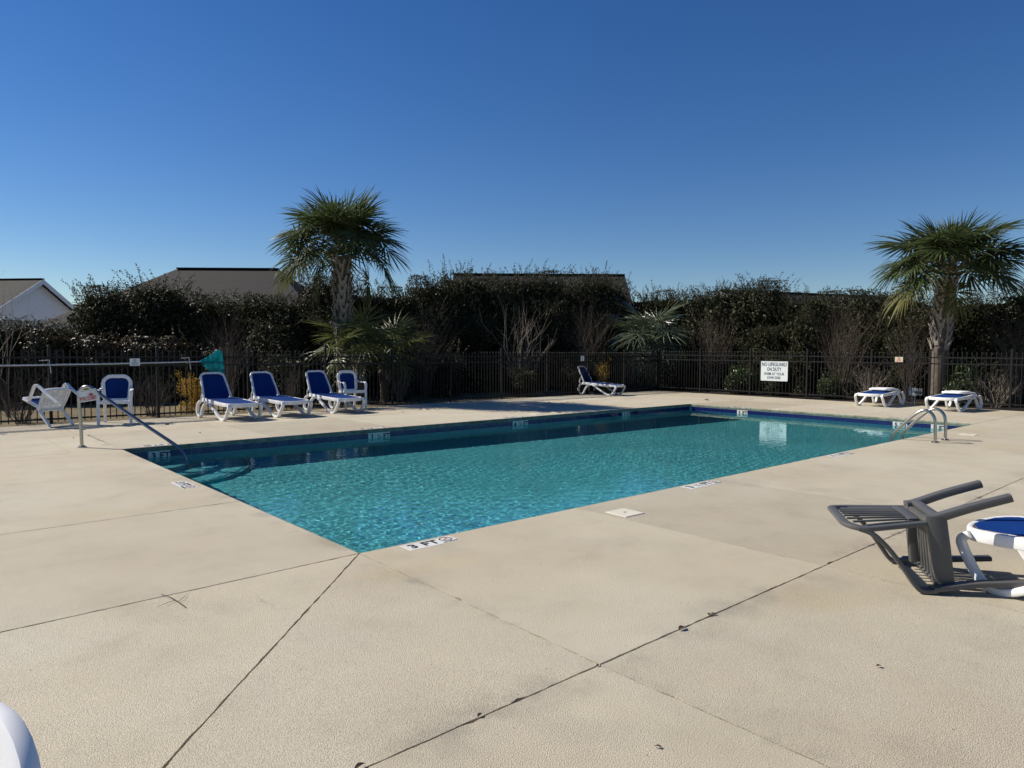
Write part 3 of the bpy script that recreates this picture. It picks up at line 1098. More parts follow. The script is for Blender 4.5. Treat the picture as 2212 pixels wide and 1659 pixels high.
while y > 1.0:
    h = interp(y, [4, 7, 8.5, 10, 11, 13, 16, 18], [3.35, 3.25, 3.15, 3.5, 3.8, 3.75, 4.05, 4.25])
    hedge_plant(25.6 + rnd.uniform(-.2, .2), y, h * rnd.uniform(.93, 1.08), k, 'tall dark evergreen shrub in the hedge beyond the right fence', 'tall shrubs of the right hedge')
    k += 1
    y -= rnd.uniform(1.2, 1.5)
y = 16.5
while y > 1.5:
    if rnd.random() < .75:
        hedge_plant(24.6 + rnd.uniform(-.2, .2), y, rnd.uniform(1.9, 2.9), k, 'lower dark evergreen shrub standing in front of the right hedge', 'front shrubs of the right hedge', .75)
        k += 1
    y -= rnd.uniform(1.3, 2.0)
# dark clump at the far left in front of the white house
hedge_plant(2.9, 23.1, 2.15, 1, 'dark leafy shrub at the far left below the white gable', None, .9)
hedge_plant(1.5, 23.2, 2.2, 2, 'dark leafy shrub at the left edge beside the bare sapling', None)
hedge_plant(-.1, 23.2, 2.1, 3, 'dark leafy shrub farthest left beyond the rear fence', None)

# low clipped bronze hedge on the left
lows = []
for i in range(3):
    v, f = shrub_crown(80 + i, .85, .65, 1.62, 9000, 5000, leaf=0.034, base=0.12, shoots=14, lumps=16, topjit=.06)
    lows.append(np_mesh('crown', v, f, MAT['leaf_b']))
low_tr = stems_mesh(90, 5, 1.3, .4, .022, 'trunk', MAT['bark'], levels=2)
x = 3.2
i = 0
while x < 8.4:
    r_ = tag(empty('hedge_shrub', (x, 22.3 - (x - 3) * .33 + rnd.uniform(-.12, .12), HZ), rnd.uniform(0, 6.28)), 'low bronze leaved shrub in the clipped row behind the left fence', 'shrub', 'low bronze shrubs behind the left fence')
    link('crown', lows[i % 3], r_, scale=(1, 1, rnd.uniform(.95, 1.06) * (1.12 if x < 7 else .9)))
    link('trunk', low_tr, r_)
    x += rnd.uniform(.85, 1.1)
    i += 1

# small bushes just behind the fences
smalls = []
for i, mt in enumerate(('leaf_a', 'leaf_b', 'leaf_c', 'leaf_y')):
    v, f = shrub_crown(110 + i, .55, .5, 1.0, 5200 if i < 3 else 3600, 1800, leaf=0.026, base=0.03, shoots=10 if i < 3 else 12, lumps=14 if i < 3 else 9, topjit=.05, fill=i < 3)
    smalls.append(np_mesh('crown', v, f, MAT[mt]))
small_tr = stems_mesh(120, 6, .8, .6, .014, 'trunk', MAT['bark'], levels=2)


def bush(x, y, h, kind, label, sx=1.0, group=None):
    r_ = tag(empty('bush', (x, y, HZ), rnd.uniform(0, 6.28)), label, 'bush', group)
    link('crown', smalls[kind], r_, scale=(sx, sx, h))
    link('trunk', small_tr, r_, scale=(sx, sx, h))


bush(5.22, 17.2, .78, 3, 'golden yellow bush behind the fence left of the first lounger', .62)
bush(19.45, 16.95, .95, 3, 'golden orange bush behind the fence by the lone lounger', .7)
bush(17.9, 17.0, .85, 0, 'low dark bush behind the fence left of the golden orange bush', 1.2)
bush(15.7, 17.1, .9, 0, 'low dark bush behind the rear fence below the vase shaped bare shrub', 1.1)
bush(22.75, 13.2, .95, 2, 'green bush behind the right fence just left of the lifeguard sign', 1.1)
bush(22.7, 10.1, .72, 2, 'small green bush behind the right fence just right of the lifeguard sign', .8)
bush(22.85, 16.0, 1.2, 0, 'dark bush at the fence corner beneath the pale fan palm', 1.0)
bush(22.9, 6.35, 1.22, 2, 'leafy green bush right of the right hand palm trunk', .85)
bush(22.9, 11.9, 1.45, 0, 'dark leafy bush behind the lifeguard sign', 1.1)
bush(11.2, 17.9, 1.25, 0, 'dark shrub behind the fence right of the left palm', 1.3)
bush(13.3, 18.3, 1.3, 0, 'dark shrub behind the middle of the rear fence', 1.4)
bush(8.0, 18.2, 1.3, 0, 'dark shrub behind the fence left of the left palm', 1.4)

# bare vase shaped shrubs
vases = [stems_mesh(130 + i, 30, 2.9, .40, .011, 'stems', MAT['reed_bark'], levels=3, wig=.085) for i in range(3)]
vase_pale = stems_mesh(140, 9, 2.9, .5, .022, 'stems', MAT['pale_bark'], levels=3, wig=.09)
lowbare = [stems_mesh(150 + i, 26, 1.35, 1.0, .011, 'stems', MAT['pale_bark'] if i else MAT['bark'], levels=3, wig=.12) for i in range(2)]


def bare(x, y, h, me, label, sx=1.0, group=None):
    r_ = tag(empty('bare_shrub', (x, y, HZ), rnd.uniform(0, 6.28)), label, 'shrub', group)
    link('stems', me, r_, scale=(sx, sx, h))


bare(6.35, 18.0, .95, vases[0], 'leafless multi stemmed shrub behind the loungers on the left', .8)
bare(12.3, 17.9, 1.0, vases[1], 'leafless reddish shrub right of the lower fan palm')
bare(16.2, 17.9, 1.05, vase_pale, 'leafless shrub with pale spreading stems behind the middle of the rear fence', 1.1)
bare(19.6, 17.9, 1.15, vases[2], 'leafless reddish shrub between the pale stems and the pale fan palm', 1.0)
bare(23.3, 14.8, 1.12, vases[0], 'leafless reddish shrub right of the pale fan palm', 1.1)
bare(23.3, 9.95, 1.15, vases[1], 'leafless vase shaped shrub standing left of the right hand palm', 1.1)
bare(23.4, 8.0, 1.1, vases[2], 'leafless shrub close against the left of the right hand palm', .8)
bare(23.4, 5.2, 1.05, vases[0], 'leafless shrub at the right edge beyond the fence', .9)
bare(4.35, 17.0, .82, lowbare[0], 'low leafless shrub behind the fence between the white chair and first lounger', .75)
bare(1.95, 16.9, .9, lowbare[0], 'low leafless shrub behind the fence at the left edge', .9)
bare(10.75, 16.9, .95, lowbare[1], 'pale twiggy shrub behind the fence right of the second chair', .45)
bare(22.75, 8.9, .95, lowbare[1], 'pale twiggy bush behind the first folded lounger', .9)
bare(22.85, 5.55, .85, lowbare[1], 'rounded twiggy bush behind the second folded lounger', .95)
bare(7.6, 17.0, .9, lowbare[1], 'thin pale leafless shrub behind the second lounger', .4)

# bare sapling at the left edge
sap = tag(empty('bare_sapling', (1.98, 18.6, HZ)), 'thin leafless sapling at the left edge before the white gable', 'tree')
link('stems', stems_mesh(161, 3, 4.6, .22, .03, 'stems', MAT['pale_bark'], levels=3, wig=.1), sap, scale=(.8, .8, .62))


# ------------------------------------------------------------------ palms
def frond_mesh(seed, mat, blade=1.0, petiole=0.9, nseg=54, droop=0.35, spread=158, name='frond', wmax=.052, arch=.25, tilt=20):
    """costapalmate fan leaf: stalk out along +y, pleated segments around its end"""
    rr = random.Random(seed)
    mb = MB()
    mb.m = 1
    pts = [Vector((0, petiole * t, -arch * .25 * (t ** 2))) for t in (0, .33, .66, 1.0)]
    mb.tube(pts, [.022, .016, .012, .009], 5)
    mb.m = 0
    hub = pts[-1]
    TL = Matrix.Rotation(-R(tilt), 3, 'X')
    costa = []
    for i in range(5):
        t = i / 4
        costa.append(hub + TL @ Vector((0, blade * .26 * t, -arch * blade * .26 * t * t)))
    for i in range(nseg):
        u = (i + .5) / nseg * 2 - 1
        a = R(spread) * u
        ct = (1 - abs(u)) ** 1.2
        o = costa[min(4, int(ct * 4.2))]
        L = blade * (0.74 + .26 * (1 - abs(u)) ** .6) * rr.uniform(.86, 1.06)
        d = Vector((math.sin(a), math.cos(a), rr.gauss(0, .05) + .10 * (1 if i % 2 else -1)))
        d.z += -.12 + .25 * abs(u) * .6
        d = (TL @ d).normalized()
        side = TL @ Vector((math.cos(a), -math.sin(a), .42 if i % 2 else -.42)).normalized()
        K = 5
        p = o.copy()
        vs = []
        dr = droop * rr.uniform(.5, 2.0)
        for j in range(K + 1):
            t = j / K
            wd = wmax * min(1.0, .16 + 2.0 * t) * (1 - t ** 1.8) + .0012
            vs += [p - side * wd * .5, p + side * wd * .5]
            g = dr * (t ** 2) * 1.1
            dd = (d + Vector((0, 0, -g))).normalized()
            p = p + dd * (L / K)
        mb.add(vs, [(2 * j, 2 * j + 1, 2 * j + 3, 2 * j + 2) for j in range(K)])
    return mb.mesh(name, [mat, MAT['petiole']], smooth=False)


F_GREEN = [frond_mesh(200 + i, MAT['frond'], droop=d, tilt=tl, blade=.86, petiole=pt) for i, (d, tl, pt) in enumerate(((.5, 14, .80), (.75, 30, .98), (.85, 40, 1.05), (1.0, 48, 1.0)))]
F_OLD = [frond_mesh(210 + i, MAT['frond_old'], droop=d, arch=.6, tilt=48, blade=.86) for i, d in enumerate((.9, 1.3))]
F_GREY = [frond_mesh(220 + i, MAT['frond_grey'], droop=d, nseg=36, wmax=.04, arch=.5, tilt=30 + 18 * i, blade=.9) for i, d in enumerate((.7, 1.0, 1.4))]
F_LOW = [frond_mesh(230 + i, MAT['frond_low'], droop=d, nseg=38, wmax=.045) for i, d in enumerate((.4, .7, 1.1))]
F_LOWY = [frond_mesh(240, MAT['frond_old'], droop=.8, nseg=38, wmax=.04)]


def place_frond(me, parent, heart, az, el, scale, roll=0.0):
    y = Vector((math.cos(az) * math.cos(el), math.sin(az) * math.cos(el), math.sin(el)))
    z = Vector((-math.cos(az) * math.sin(el), -math.sin(az) * math.sin(el), math.cos(el)))
    x = y.cross(z)
    m = Matrix((x, y, z)).transposed() @ Matrix.Rotation(roll, 3, 'Y')
    o = link('frond', me, parent)
    o.matrix_local = Matrix.Translation(heart) @ m.to_4x4() @ Matrix.Scale(scale, 4)
    return o


def trunk_mesh(h, r0, r1, lean, seed):
    rr = random.Random(seed)
    mb = MB()
    pts, rad = [], []
    n = 34
    for i in range(n + 1):
        t = i / n
        pts.append((lean[0] * t * t, lean[1] * t * t, -.05 + h * t))
        rad.append((r0 + (r1 - r0) * t) * (1.18 if t < .03 else 1) * (1 + (.05 if i % 2 else -.02)))
    mb.tube(pts, rad, 14)
    return mb.mesh('trunk', MAT['bark'])


def boot_mesh():
    mb = MB()
    # a split leaf base: wide at the bottom, forked tip standing off the trunk
    for s_ in (-1, 1):
        mb.sweep([(0.012 * s_, 0, 0), (.05 * s_, .03, .13), (.095 * s_, .085, .27)], .11, .03, (1, 0, .1), scale=[1.1, .75, .38])
    return mb.mesh('boot', MAT['boot'])


BOOT = boot_mesh()


def palm(loc, h, r0, r1, lean, boots, nf, label, seed, scale, old_at, stalk=False, e0=84, e1=84):
    rr = random.Random(seed)
    p = tag(empty('palm_tree', (*loc, HZ)), label, 'palm tree')
    link('trunk', trunk_mesh(h, r0, r1, lean, seed), p)
    z = boots[0]
    i = 0
    while z < boots[1]:
        t = z / h
        rad = (r0 + (r1 - r0) * t) * 1.02
        for q in range(3):
            a = i * 1.05 + q * 2 * math.pi / 3 + rr.uniform(-.2, .2)
            o = link('boot', BOOT, p, (lean[0] * t * t + rad * math.cos(a), lean[1] * t * t + rad * math.sin(a), z), (R(rr.uniform(-6, 10)), 0, a - math.pi / 2))
            s_ = rr.uniform(.85, 1.2)
            o.scale = (s_, s_, s_)
        z += .125
        i += 1
    heart = Vector((lean[0], lean[1], h))
    for i in range(nf):
        t = (i + .5) / nf
        az = i * 2.39996 + rr.uniform(-.25, .25)
        el = R(e0 - e1 * t ** .95 + rr.uniform(-8, 8))
        me = F_GREEN[min(3, int(t * 3.6))]
        s = scale * rr.uniform(.9, 1.08) * (0.88 if t < .12 else 1)
        place_frond(me, p, heart + Vector((0, 0, .12 * (1 - t))), az, el, s, rr.uniform(-.5, .5))
    for (azd, eld, s, which) in old_at:
        o = place_frond(F_OLD[which], p, heart - Vector((0, 0, .1)), R(azd), R(eld), s * scale, 0)
        o['label'] = 'yellowing drooping frond'
    if stalk:
        link('seed_stalk', stems_mesh(seed + 5, 16, 1.0, 1.1, .008, 'seed_stalk', MAT['pale_bark'], levels=3, wig=.2), p, heart - Vector((.35, .25, -.05)), scale=(1.1, 1.1, 1.0))
    return p


CAMLEFT = R(48.4) + math.pi / 2      # direction that lies to the left in the view
palm((9.58, 17.95), 4.15, .20, .21, (-.06, 0.0), (1.75, 4.0), 40, 'taller fan palm rising behind the three loungers with a booted trunk', 7, 1.12,
     [(math.degrees(CAMLEFT) - 2, 9, 1.16, 1), (math.degrees(CAMLEFT) + 25, -28, .85, 1), (math.degrees(CAMLEFT) - 165, -30, .95, 0)])
palm((22.75, 6.98), 3.72, .20, .24, (.0, -.16), (1.6, 3.5), 40, 'fan palm at the right behind the fence with shaggy trunk and dead seed stalks', 19, 1.2,
     [(math.degrees(CAMLEFT) + 4, 2, 1.05, 1), (math.degrees(CAMLEFT) + 75, -18, .8, 1)], e0=78, e1=74, stalk=True)


def low_palm(loc, h, nf, meshes, label, seed, scale, el0=80, el1=-25):
    rr = random.Random(seed)
    p = tag(empty('fan_palm', (*loc, HZ)), label, 'palm')
    link('trunk', trunk_mesh(h, .12, .13, (0, 0), seed), p)
    for q in range(9):
        a = q * 2.4
        link('boot', BOOT, p, (.12 * math.cos(a), .12 * math.sin(a), h * (.35 + .06 * q)), (R(8), 0, a - math.pi / 2))
    for i in range(nf):
        t = (i + .5) / nf
        place_frond(meshes[min(len(meshes) - 1, int(t * len(meshes)))], p, Vector((0, 0, h)), i * 2.39996 + rr.uniform(-.3, .3), R(el0 + (el1 - el0) * t + rr.uniform(-10, 10)), scale * rr.uniform(.85, 1.1), rr.uniform(-.5, .5))
    return p


low_palm((9.65, 17.2), 1.45, 22, F_LOW, 'low green fan palm in front of the taller palm trunk', 31, .84)
low_palm((10.75, 17.7), 1.35, 18, F_LOW, 'low dark fan palm just right of the taller palm trunk', 37, .82)
low_palm((22.75, 17.35), 1.75, 34, F_GREY, 'pale grey green fan palm with drooping leaves behind the fence corner', 41, 1.28, 82, -28)


# ------------------------------------------------------------------ signs and pole on the fences
def panel(w_, h_, t=.004, mat='sign', name='panel', parent=None):
    mb = MB()
    mb.box((0, 0, -t / 2), (w_, h_, t))
    return mb.build(name, MAT[mat], parent, smooth=False)


def border(w_, h_, t, mat, parent, z=.0012):
    mb = MB()
    for (cx, cy, a, b) in ((0, h_ / 2, w_ + t, t), (0, -h_ / 2, w_ + t, t)):
        mb.box((cx, cy, z / 2), (a, b, z))
    for sx in (-1, 1):
        mb.box((sx * w_ / 2, 0, z / 2), (t, h_ - t - .0005, z))
    return mb.build('border', MAT[mat], parent, smooth=False)


sg = tag(empty('lifeguard_sign'), 'white sign reading NO LIFEGUARD ON DUTY on the right fence', 'sign')
sg.matrix_world = frame((0, -1, 0), (0, 0, 1), (21.615, 11.44, .845))
panel(.93, .64, parent=sg)
for body, size, y_, wd, bd in (('NO LIFEGUARD', .165, .215, .86, .003), ('ON DUTY', .165, .055, .50, .003), ('SWIM AT YOUR', .125, -.095, .70, .002), ('OWN RISK', .125, -.220, .48, .002)):
    lettering(body, size, (0, y_, .001), sg, MAT['sign_blue'], wd, bd)
mb = MB()
for sx in (-1, 1):
    for sy in (-1, 1):
        mb.tube([(sx * .44, sy * .295, 0), (sx * .44, sy * .295, .004)], .008, 8)
mb.build('screw', MAT['steel'], sg)


def notice(m, w_, h_, label, mat):
    s_ = tag(empty('notice_sign'), label, 'sign')
    s_.matrix_world = m
    panel(w_, h_, mat=mat, parent=s_)
    mb = MB()
    ring = [(w_ * .13 * math.cos(a), h_ * .2 + w_ * .13 * math.sin(a), .001) for a in [i * math.pi / 8 for i in range(16)]]
    mb.tube(ring, .004, 4, closed=True)
    mb.box((0, h_ * .2, .001), (w_ * .2, .006, .002), Matrix.Rotation(.7, 3, 'Z'))
    mb.build('symbol', MAT['red_ink' if mat == 'sign_warm' else 'ink'], s_)
    mb = MB()
    for k_, ww in enumerate((.7, .6, .66)):
        mb.box((0, -h_ * (.08 + .13 * k_), .001), (w_ * ww, h_ * .05, .0015))
    mb.build('print_lines', MAT['red_ink' if mat == 'sign_warm' else 'ink'], s_)


notice(frame((0, -1, 0), (0, 0, 1), (21.615, 7.66, 1.275)), .21, .145, 'small cream notice on the right fence near the palm trunk', 'sign_warm')
notice(frame((1, 0, 0), (0, 0, 1), (17.47, 16.10, 1.22)), .16, .17, 'tiny grey notice on the rear fence above the lone lounger', 'sign')
notice(frame((1, 0, 0), (0, 0, 1), (3.79, 16.03, 1.185)), .19, .15, 'small white notice behind the skimmer pole on the rear fence', 'sign')

pole = tag(empty('skimmer_net', (0, 0, 0)), 'long silver pole with a teal leaf net hung along the rear fence', 'skimmer net')
mb = MB()
mb.tube([(-1.2, 16.06, 1.10), (1.5, 16.06, 1.135), (3.4, 16.06, 1.155), (5.12, 16.06, 1.19)], .0165, 10)
mb.build('pole', MAT['alu'], pole)
# frame and bag of the net
def netpt(u, v, bulge=0.0):
    return (5.08 + u, 16.02 - bulge, 1.19 + v)
outline = [(0, .0), (.12, .08), (.26, .17), (.33, .235), (.42, .24), (.47, .18), (.49, .0), (.515, -.14), (.50, -.34), (.34, -.36), (.20, -.30), (.11, -.14)]
oc = catmull([netpt(u, v, .02) for u, v in outline], 4, closed=True)
mb = MB()
mb.tube(oc, .006, 6, closed=True)
mb.build('net_frame', MAT['net'], pole)
mb = MB()
cen = Vector(netpt(.3, -.06, .10))
n = len(oc)
rings = [[p.lerp(cen, t) + Vector((rnd.gauss(0, .008), -.05 * math.sin(t * 1.57) + rnd.gauss(0, .008), rnd.gauss(0, .008))) for p in oc] for t in (0.0, .25, .5, .75)]
mb.loft(rings, caps=False)
mb.add([tuple(p) for p in rings[-1]], [tuple(range(n))])
rings = [[p.lerp(cen, t) + Vector((0, .09 * t, 0)) for p in oc] for t in (0.0, .5, .9)]
mb.loft(rings, caps=True)
mb.build('net_bag', MAT['net'], pole)
for (bx, bz) in ((2.30, 1.15), (4.86, 1.19)):
    hk = tag(empty('pole_hook', (bx, 16.06, bz)), 'metal hook on the fence holding the skimmer pole ' + ('near the tipped chair' if bx < 3 else 'beside the teal net'), 'hook')
    mb = MB()
    mb.tube([(-.17, -.03, .075), (0, -.03, .085), (0, -.03, -.01), (.01, -.045, -.06), (.02, -.04, -.17)], .009, 6)
    mb.build('hook_rod', MAT['alu'], hk)
    mb = MB()
    mb.box((0, .018, 0), (.03, .05, .16))
    mb.build('bracket', MAT['fence'], hk, smooth=False)


# ------------------------------------------------------------------ handrail with POOL CLOSED sign
hr = tag(empty('handrail', (2.09, 11.93, 0), R(-45)), 'single steel handrail running from the deck into the corner steps', 'handrail')
# local x runs along the rail towards the pool
path = catmull([(0, 0, 0), (-.012, 0, .35), (-.03, 0, .68), (-.015, 0, .82), (.06, 0, .895), (.16, 0, .885), (.28, 0, .80)], 6)
mb = MB()
mb.tube(path, .0245, 12)
mb.build('post', MAT['steel'], hr)
mb = MB()
mb.tube(catmull([(.28, 0, .80), (.65, 0, .555), (1.0, 0, .325), (1.38, 0, .085), (1.50, 0, -.01), (1.575, 0, -.12), (1.60, 0, -.3), (1.60, 0, -.70)], 6), .0245, 12)
receivers.append(mb.build('rail', MAT['rail_paint'], hr))
mb = MB()
mb.loft([[(.062 * math.cos(a), .062 * math.sin(a), z) for a in [i * math.pi / 10 for i in range(20)]] for z in (0.0, .012)] + [[(.03 * math.cos(a), .03 * math.sin(a), .03) for a in [i * math.pi / 10 for i in range(20)]]])
mb.build('escutcheon', MAT['steel'], hr)

pc = tag(empty('closed_sign'), 'white and red POOL CLOSED sign hung on the handrail', 'sign')
sx_ = Vector((.765, -.62, .16)).normalized()
pc.matrix_world = frame(sx_, Vector((0, 0, 1)) - sx_ * sx_.z, (2.145, 11.76, .775))
panel(.275, .172, parent=pc)
border(.245, .142, .0035, 'ink', pc)
lettering('POOL CLOSED', .056, (0, -.044, .001), pc, MAT['red_ink'], .228, .0025)
mb = MB()
n = 14
mb.add([(.052 + .036 * math.cos(math.pi * i / n), -.008 + .036 * math.sin(math.pi * i / n), .0012) for i in range(n + 1)], [tuple(range(n + 1))])
mb.build('sun_disc', MAT['red_ink'], pc, smooth=False)
mb = MB()
for i in range(9):
    a = math.pi * (i + .5) / 9
    mb.box((.052 + .056 * math.cos(a), -.008 + .052 * math.sin(a), .0008), (.024, .0022, .0012), Matrix.Rotation(a, 3, 'Z'))
mb.build('sun_ray', MAT['red_ink'], pc, smooth=False)
mb = MB()
mb.sweep([(-.12 + .24 * i / 40, -.016 + .004 * math.sin(i * 1.1), .001) for i in range(41)], .0045, .0015, (0, 1, 0))
mb.build('wave_line', MAT['ink'], pc, smooth=False)
mb = MB()
mb.tube([(-.02, .10, -.02), (-.02, .085, .0), (-.02, .07, -.004)], .004, 6)
mb.build('hanger', MAT['steel'], pc)

# ------------------------------------------------------------------ ladder
lad = tag(empty('pool_ladder', (12.97, 3.92, 0)), 'steel grab rails of the pool ladder at the near right edge', 'ladder')
for k_, xx in enumerate((-.245, .245)):
    mb = MB()
    pth = catmull([(xx, 0, 0), (xx, .005, .30), (xx, .04, .44), (xx, .13, .515), (xx, .23, .50), (xx, .36, .395), (xx, .60, .14), (xx, .66, .03), (xx, .675, -.1), (xx, .675, -.5), (xx, .675, -1.25)], 6)
    mb.tube(pth, .0245, 12)
    receivers.append(mb.build('grab_rail', MAT['steel'], lad))
    mb = MB()
    mb.loft([[(xx + .062 * math.cos(a), .062 * math.sin(a), z) for a in [i * math.pi / 10 for i in range(20)]] for z in (0.0, .010)] + [[(xx + .03 * math.cos(a), .03 * math.sin(a), .026) for a in [i * math.pi / 10 for i in range(20)]]])
    mb.build('escutcheon', MAT['steel'], lad)
for z_ in (-.42, -.72, -1.02):
    mb = MB()
    mb.box((0, .675, z_), (.46, .085, .03))
    mb.build('tread', MAT['plastic'], lad, smooth=False)


# ------------------------------------------------------------------ chairs and loungers
def rounded_outline(w0, w1, h, r, n=8):
    """closed outline in a local (u, v) plane: width w0 at v=0, w1 at v=h, corner radius r"""
    pts = []
    cs = [(-w0 / 2 + r * .5, r * .5, math.pi, r * .5), (w0 / 2 - r * .5, r * .5, 1.5 * math.pi, r * .5), (w1 / 2 - r, h - r, 0, r), (-w1 / 2 + r, h - r, .5 * math.pi, r)]
    for (cx, cy, a0, rad) in cs:
        for i in range(n + 1):
            a = a0 + (math.pi / 2) * i / n
            pts.append((cx + rad * math.cos(a), cy + rad * math.sin(a)))
    return pts


def sling_panel(w0, w1, h, r, to3d, sag):
    """a stretched cloth filling the outline, sagging a little (to3d(u, v, depth))"""
    mb = MB()
    nu, nv = 10, 14
    vs = []
    for j in range(nv + 1):
        v = h * j / nv
        wv = w0 + (w1 - w0) * j / nv
        # rounding at the ends
        e = min(v, h - v)
        rr_ = r if v > h / 2 else r * .5
        if e < rr_: wv -= 2 * (rr_ - math.sqrt(max(0, rr_ ** 2 - (rr_ - e) ** 2)))
        for i in range(nu + 1):
            u = -wv / 2 + wv * i / nu
            d = sag * math.sin(math.pi * i / nu) * math.sin(math.pi * j / nv)
            vs.append(to3d(u, v, d))
    mb.add(vs, [(j * (nu + 1) + i, j * (nu + 1) + i + 1, (j + 1) * (nu + 1) + i + 1, (j + 1) * (nu + 1) + i) for j in range(nv) for i in range(nu)])
    return mb


def make_lounger(pose):
    """foot end towards local -y; pose 'up' or 'folded'"""
    root = empty('sun_lounger')
    P = MAT['plastic']
    # seat frame: two side rails and a curved front rail in one loop
    loop = catmull([(-.285, .60, .378), (-.335, .35, .376), (-.345, .0, .350), (-.34, -.35, .328), (-.33, -.55, .322), (-.24, -.655, .318), (0, -.70, .315), (.24, -.655, .318), (.33, -.55, .322), (.34, -.35, .328), (.345, .0, .350), (.335, .35, .376), (.285, .60, .378), (0, .63, .375)], 5, closed=True)
    mb = MB()
    mb.sweep(loop, .078, .034, (0, 0, 1), closed=True)
    mb.build('seat_frame', P, root)
    sp = sling_panel(.60, .62, 1.17, .16, lambda u, v, d: (u, .50 - v, .036 + interp(.50 - v, [-.7, -.55, -.35, 0, .35, .6], [.318, .324, .330, .352, .374, .377]) - d), -.020)
    sp.build('seat_sling', MAT['sling'], root)
    for s_ in (-1, 1):
        x_ = .352 * s_
        mb = MB()
        pts = catmull([(x_ * .98, .60, .365), (x_ * 1.02, .70, .27), (x_ * 1.04, .71, .13), (x_ * 1.04, .62, .035), (x_ * 1.04, .53, .06), (x_ * 1.03, .45, .22), (x_ * 1.0, .34, .325), (x_ * 1.0, .20, .34), (x_ * 1.02, .04, .25), (x_ * 1.04, -.24, .09), (x_ * 1.04, -.38, .025), (x_ * 1.04, -.46, .022), (x_ * 1.04, -.54, .07), (x_ * 1.02, -.62, .20), (x_ * .99, -.655, .285), (x_ * .96, -.61, .325)], 5)
        mb.sweep(pts, .066, .050, (1, 0, 0))
        mb.build('leg', P, root)
        mb = MB()
        mb.box((x_ * 1.04, -.43, .006), (.05, .09, .012))
        mb.build('foot_pad', MAT['box'], root)
    # backrest
    piv = Vector((0, .53, .385))
    ang = R(66) if pose == 'up' else R(184)
    yv = Vector((0, math.cos(ang), math.sin(ang)))
    zv = Vector((0, -math.sin(ang), math.cos(ang)))
    if pose == 'folded': piv = Vector((0, .52, .435)); yv = Vector((0, -1, .03)).normalized(); zv = Vector((0, .03, 1)).normalized() * -1

    def to3(u, v, d): return piv + Vector((u, 0, 0)) + yv * v + zv * (-d + .05 * (v / .74) ** 2 * (0 if pose == 'folded' else 1) * -1)
    hb = .62 if pose == 'up' else .60
    if pose == 'up':
        fr = [to3(u, v, 0) for u, v in rounded_outline(.60, .52, hb, .11)]
        mb = MB()
        mb.sweep(fr, .045, .045, [tuple(zv)] * len(fr), closed=True)
        bf = mb.build('back_frame', P, root)
        sling_panel(.555, .475, hb - .035, .10, lambda u, v, d: to3(u, v + .018, d), .02).build('back_sling', MAT['sling'], root)
        for s_ in (-1, 1):
            mb = MB()
            mb.tube([piv + Vector((s_ * .285, -.0, -.01)), piv + Vector((s_ * .335, 0, -.01))], .035, 12)
            mb.build('hinge', P, root)
            mb = MB()
            mb.sweep([to3(s_ * .24, .30, .02), Vector((s_ * .27, .74, .44)), Vector((s_ * .29, .66, .33))], .03, .018, (1, 0, 0))
            mb.build('back_stay', P, root)
    else:
        fr = [to3(u, v, 0) for u, v in rounded_outline(.60, .52, hb, .11)]
        mb = MB()
        mb.sweep(fr, .05, .045, [tuple(zv)] * len(fr), closed=True)
        mb.build('back_frame', P, root)
        sling_panel(.555, .475, hb - .035, .10, lambda u, v, d: to3(u, v + .018, d), .01).build('back_sling', MAT['sling'], root)
        # the prop frame lies on top of the folded back
        mb = MB()
        st = [Vector((u, .36 - v, .475)) for u, v in rounded_outline(.50, .44, .36, .05, 4)]
        mb.sweep(st, .032, .03, (0, 0, 1), closed=True)
        mb.build('back_stay', P, root)
        for y_ in (.30, .18, .08):
            mb = MB()
            mb.box((0, y_, .464), (.46, .035, .014))
            mb.build('rib', P, root, smooth=False)
    return root


lp = make_lounger('up')
lf = make_lounger('folded')
LG, LF = 'upright blue sling loungers', 'folded blue sling loungers'
for i, (x, y, rz, lab) in enumerate([
        (5.355, 15.02, R(7), 'first white lounger with blue sling, raised back under the teal net'),
        (6.48, 15.07, R(9), 'second white lounger with blue sling, raised back, between the other two'),
        (7.87, 15.20, R(8), 'third white lounger with blue sling, raised back, beside the upright chair'),
        (17.95, 15.62, R(15), 'lone white lounger with raised blue back on the far deck near the fence corner'),
        (5.30, .69, R(172), 'white lounger with blue sling at the right edge behind the tipped grey chair'),
        (7.10, .70, R(176), 'white lounger mostly out of frame at the right edge, only its leg loop showing')]):
    o = lp if i == 0 else copy_tree(lp)
    o.location = (x, y, 0)
    o.rotation_euler = (0, 0, rz)
    tag(o, lab, 'sun lounger', LG)
for i, (x, y, rz, lab) in enumerate([
        (20.52, 7.75, R(-92), 'white lounger folded flat in front of the grey utility box'),
        (20.38, 5.90, R(-97), 'white lounger folded flat seen just above the pool ladder')]):
    o = lf if i == 0 else copy_tree(lf)
    o.location = (x, y, 0)
    o.rotation_euler = (0, 0, rz)
    tag(o, lab, 'sun lounger', LF)


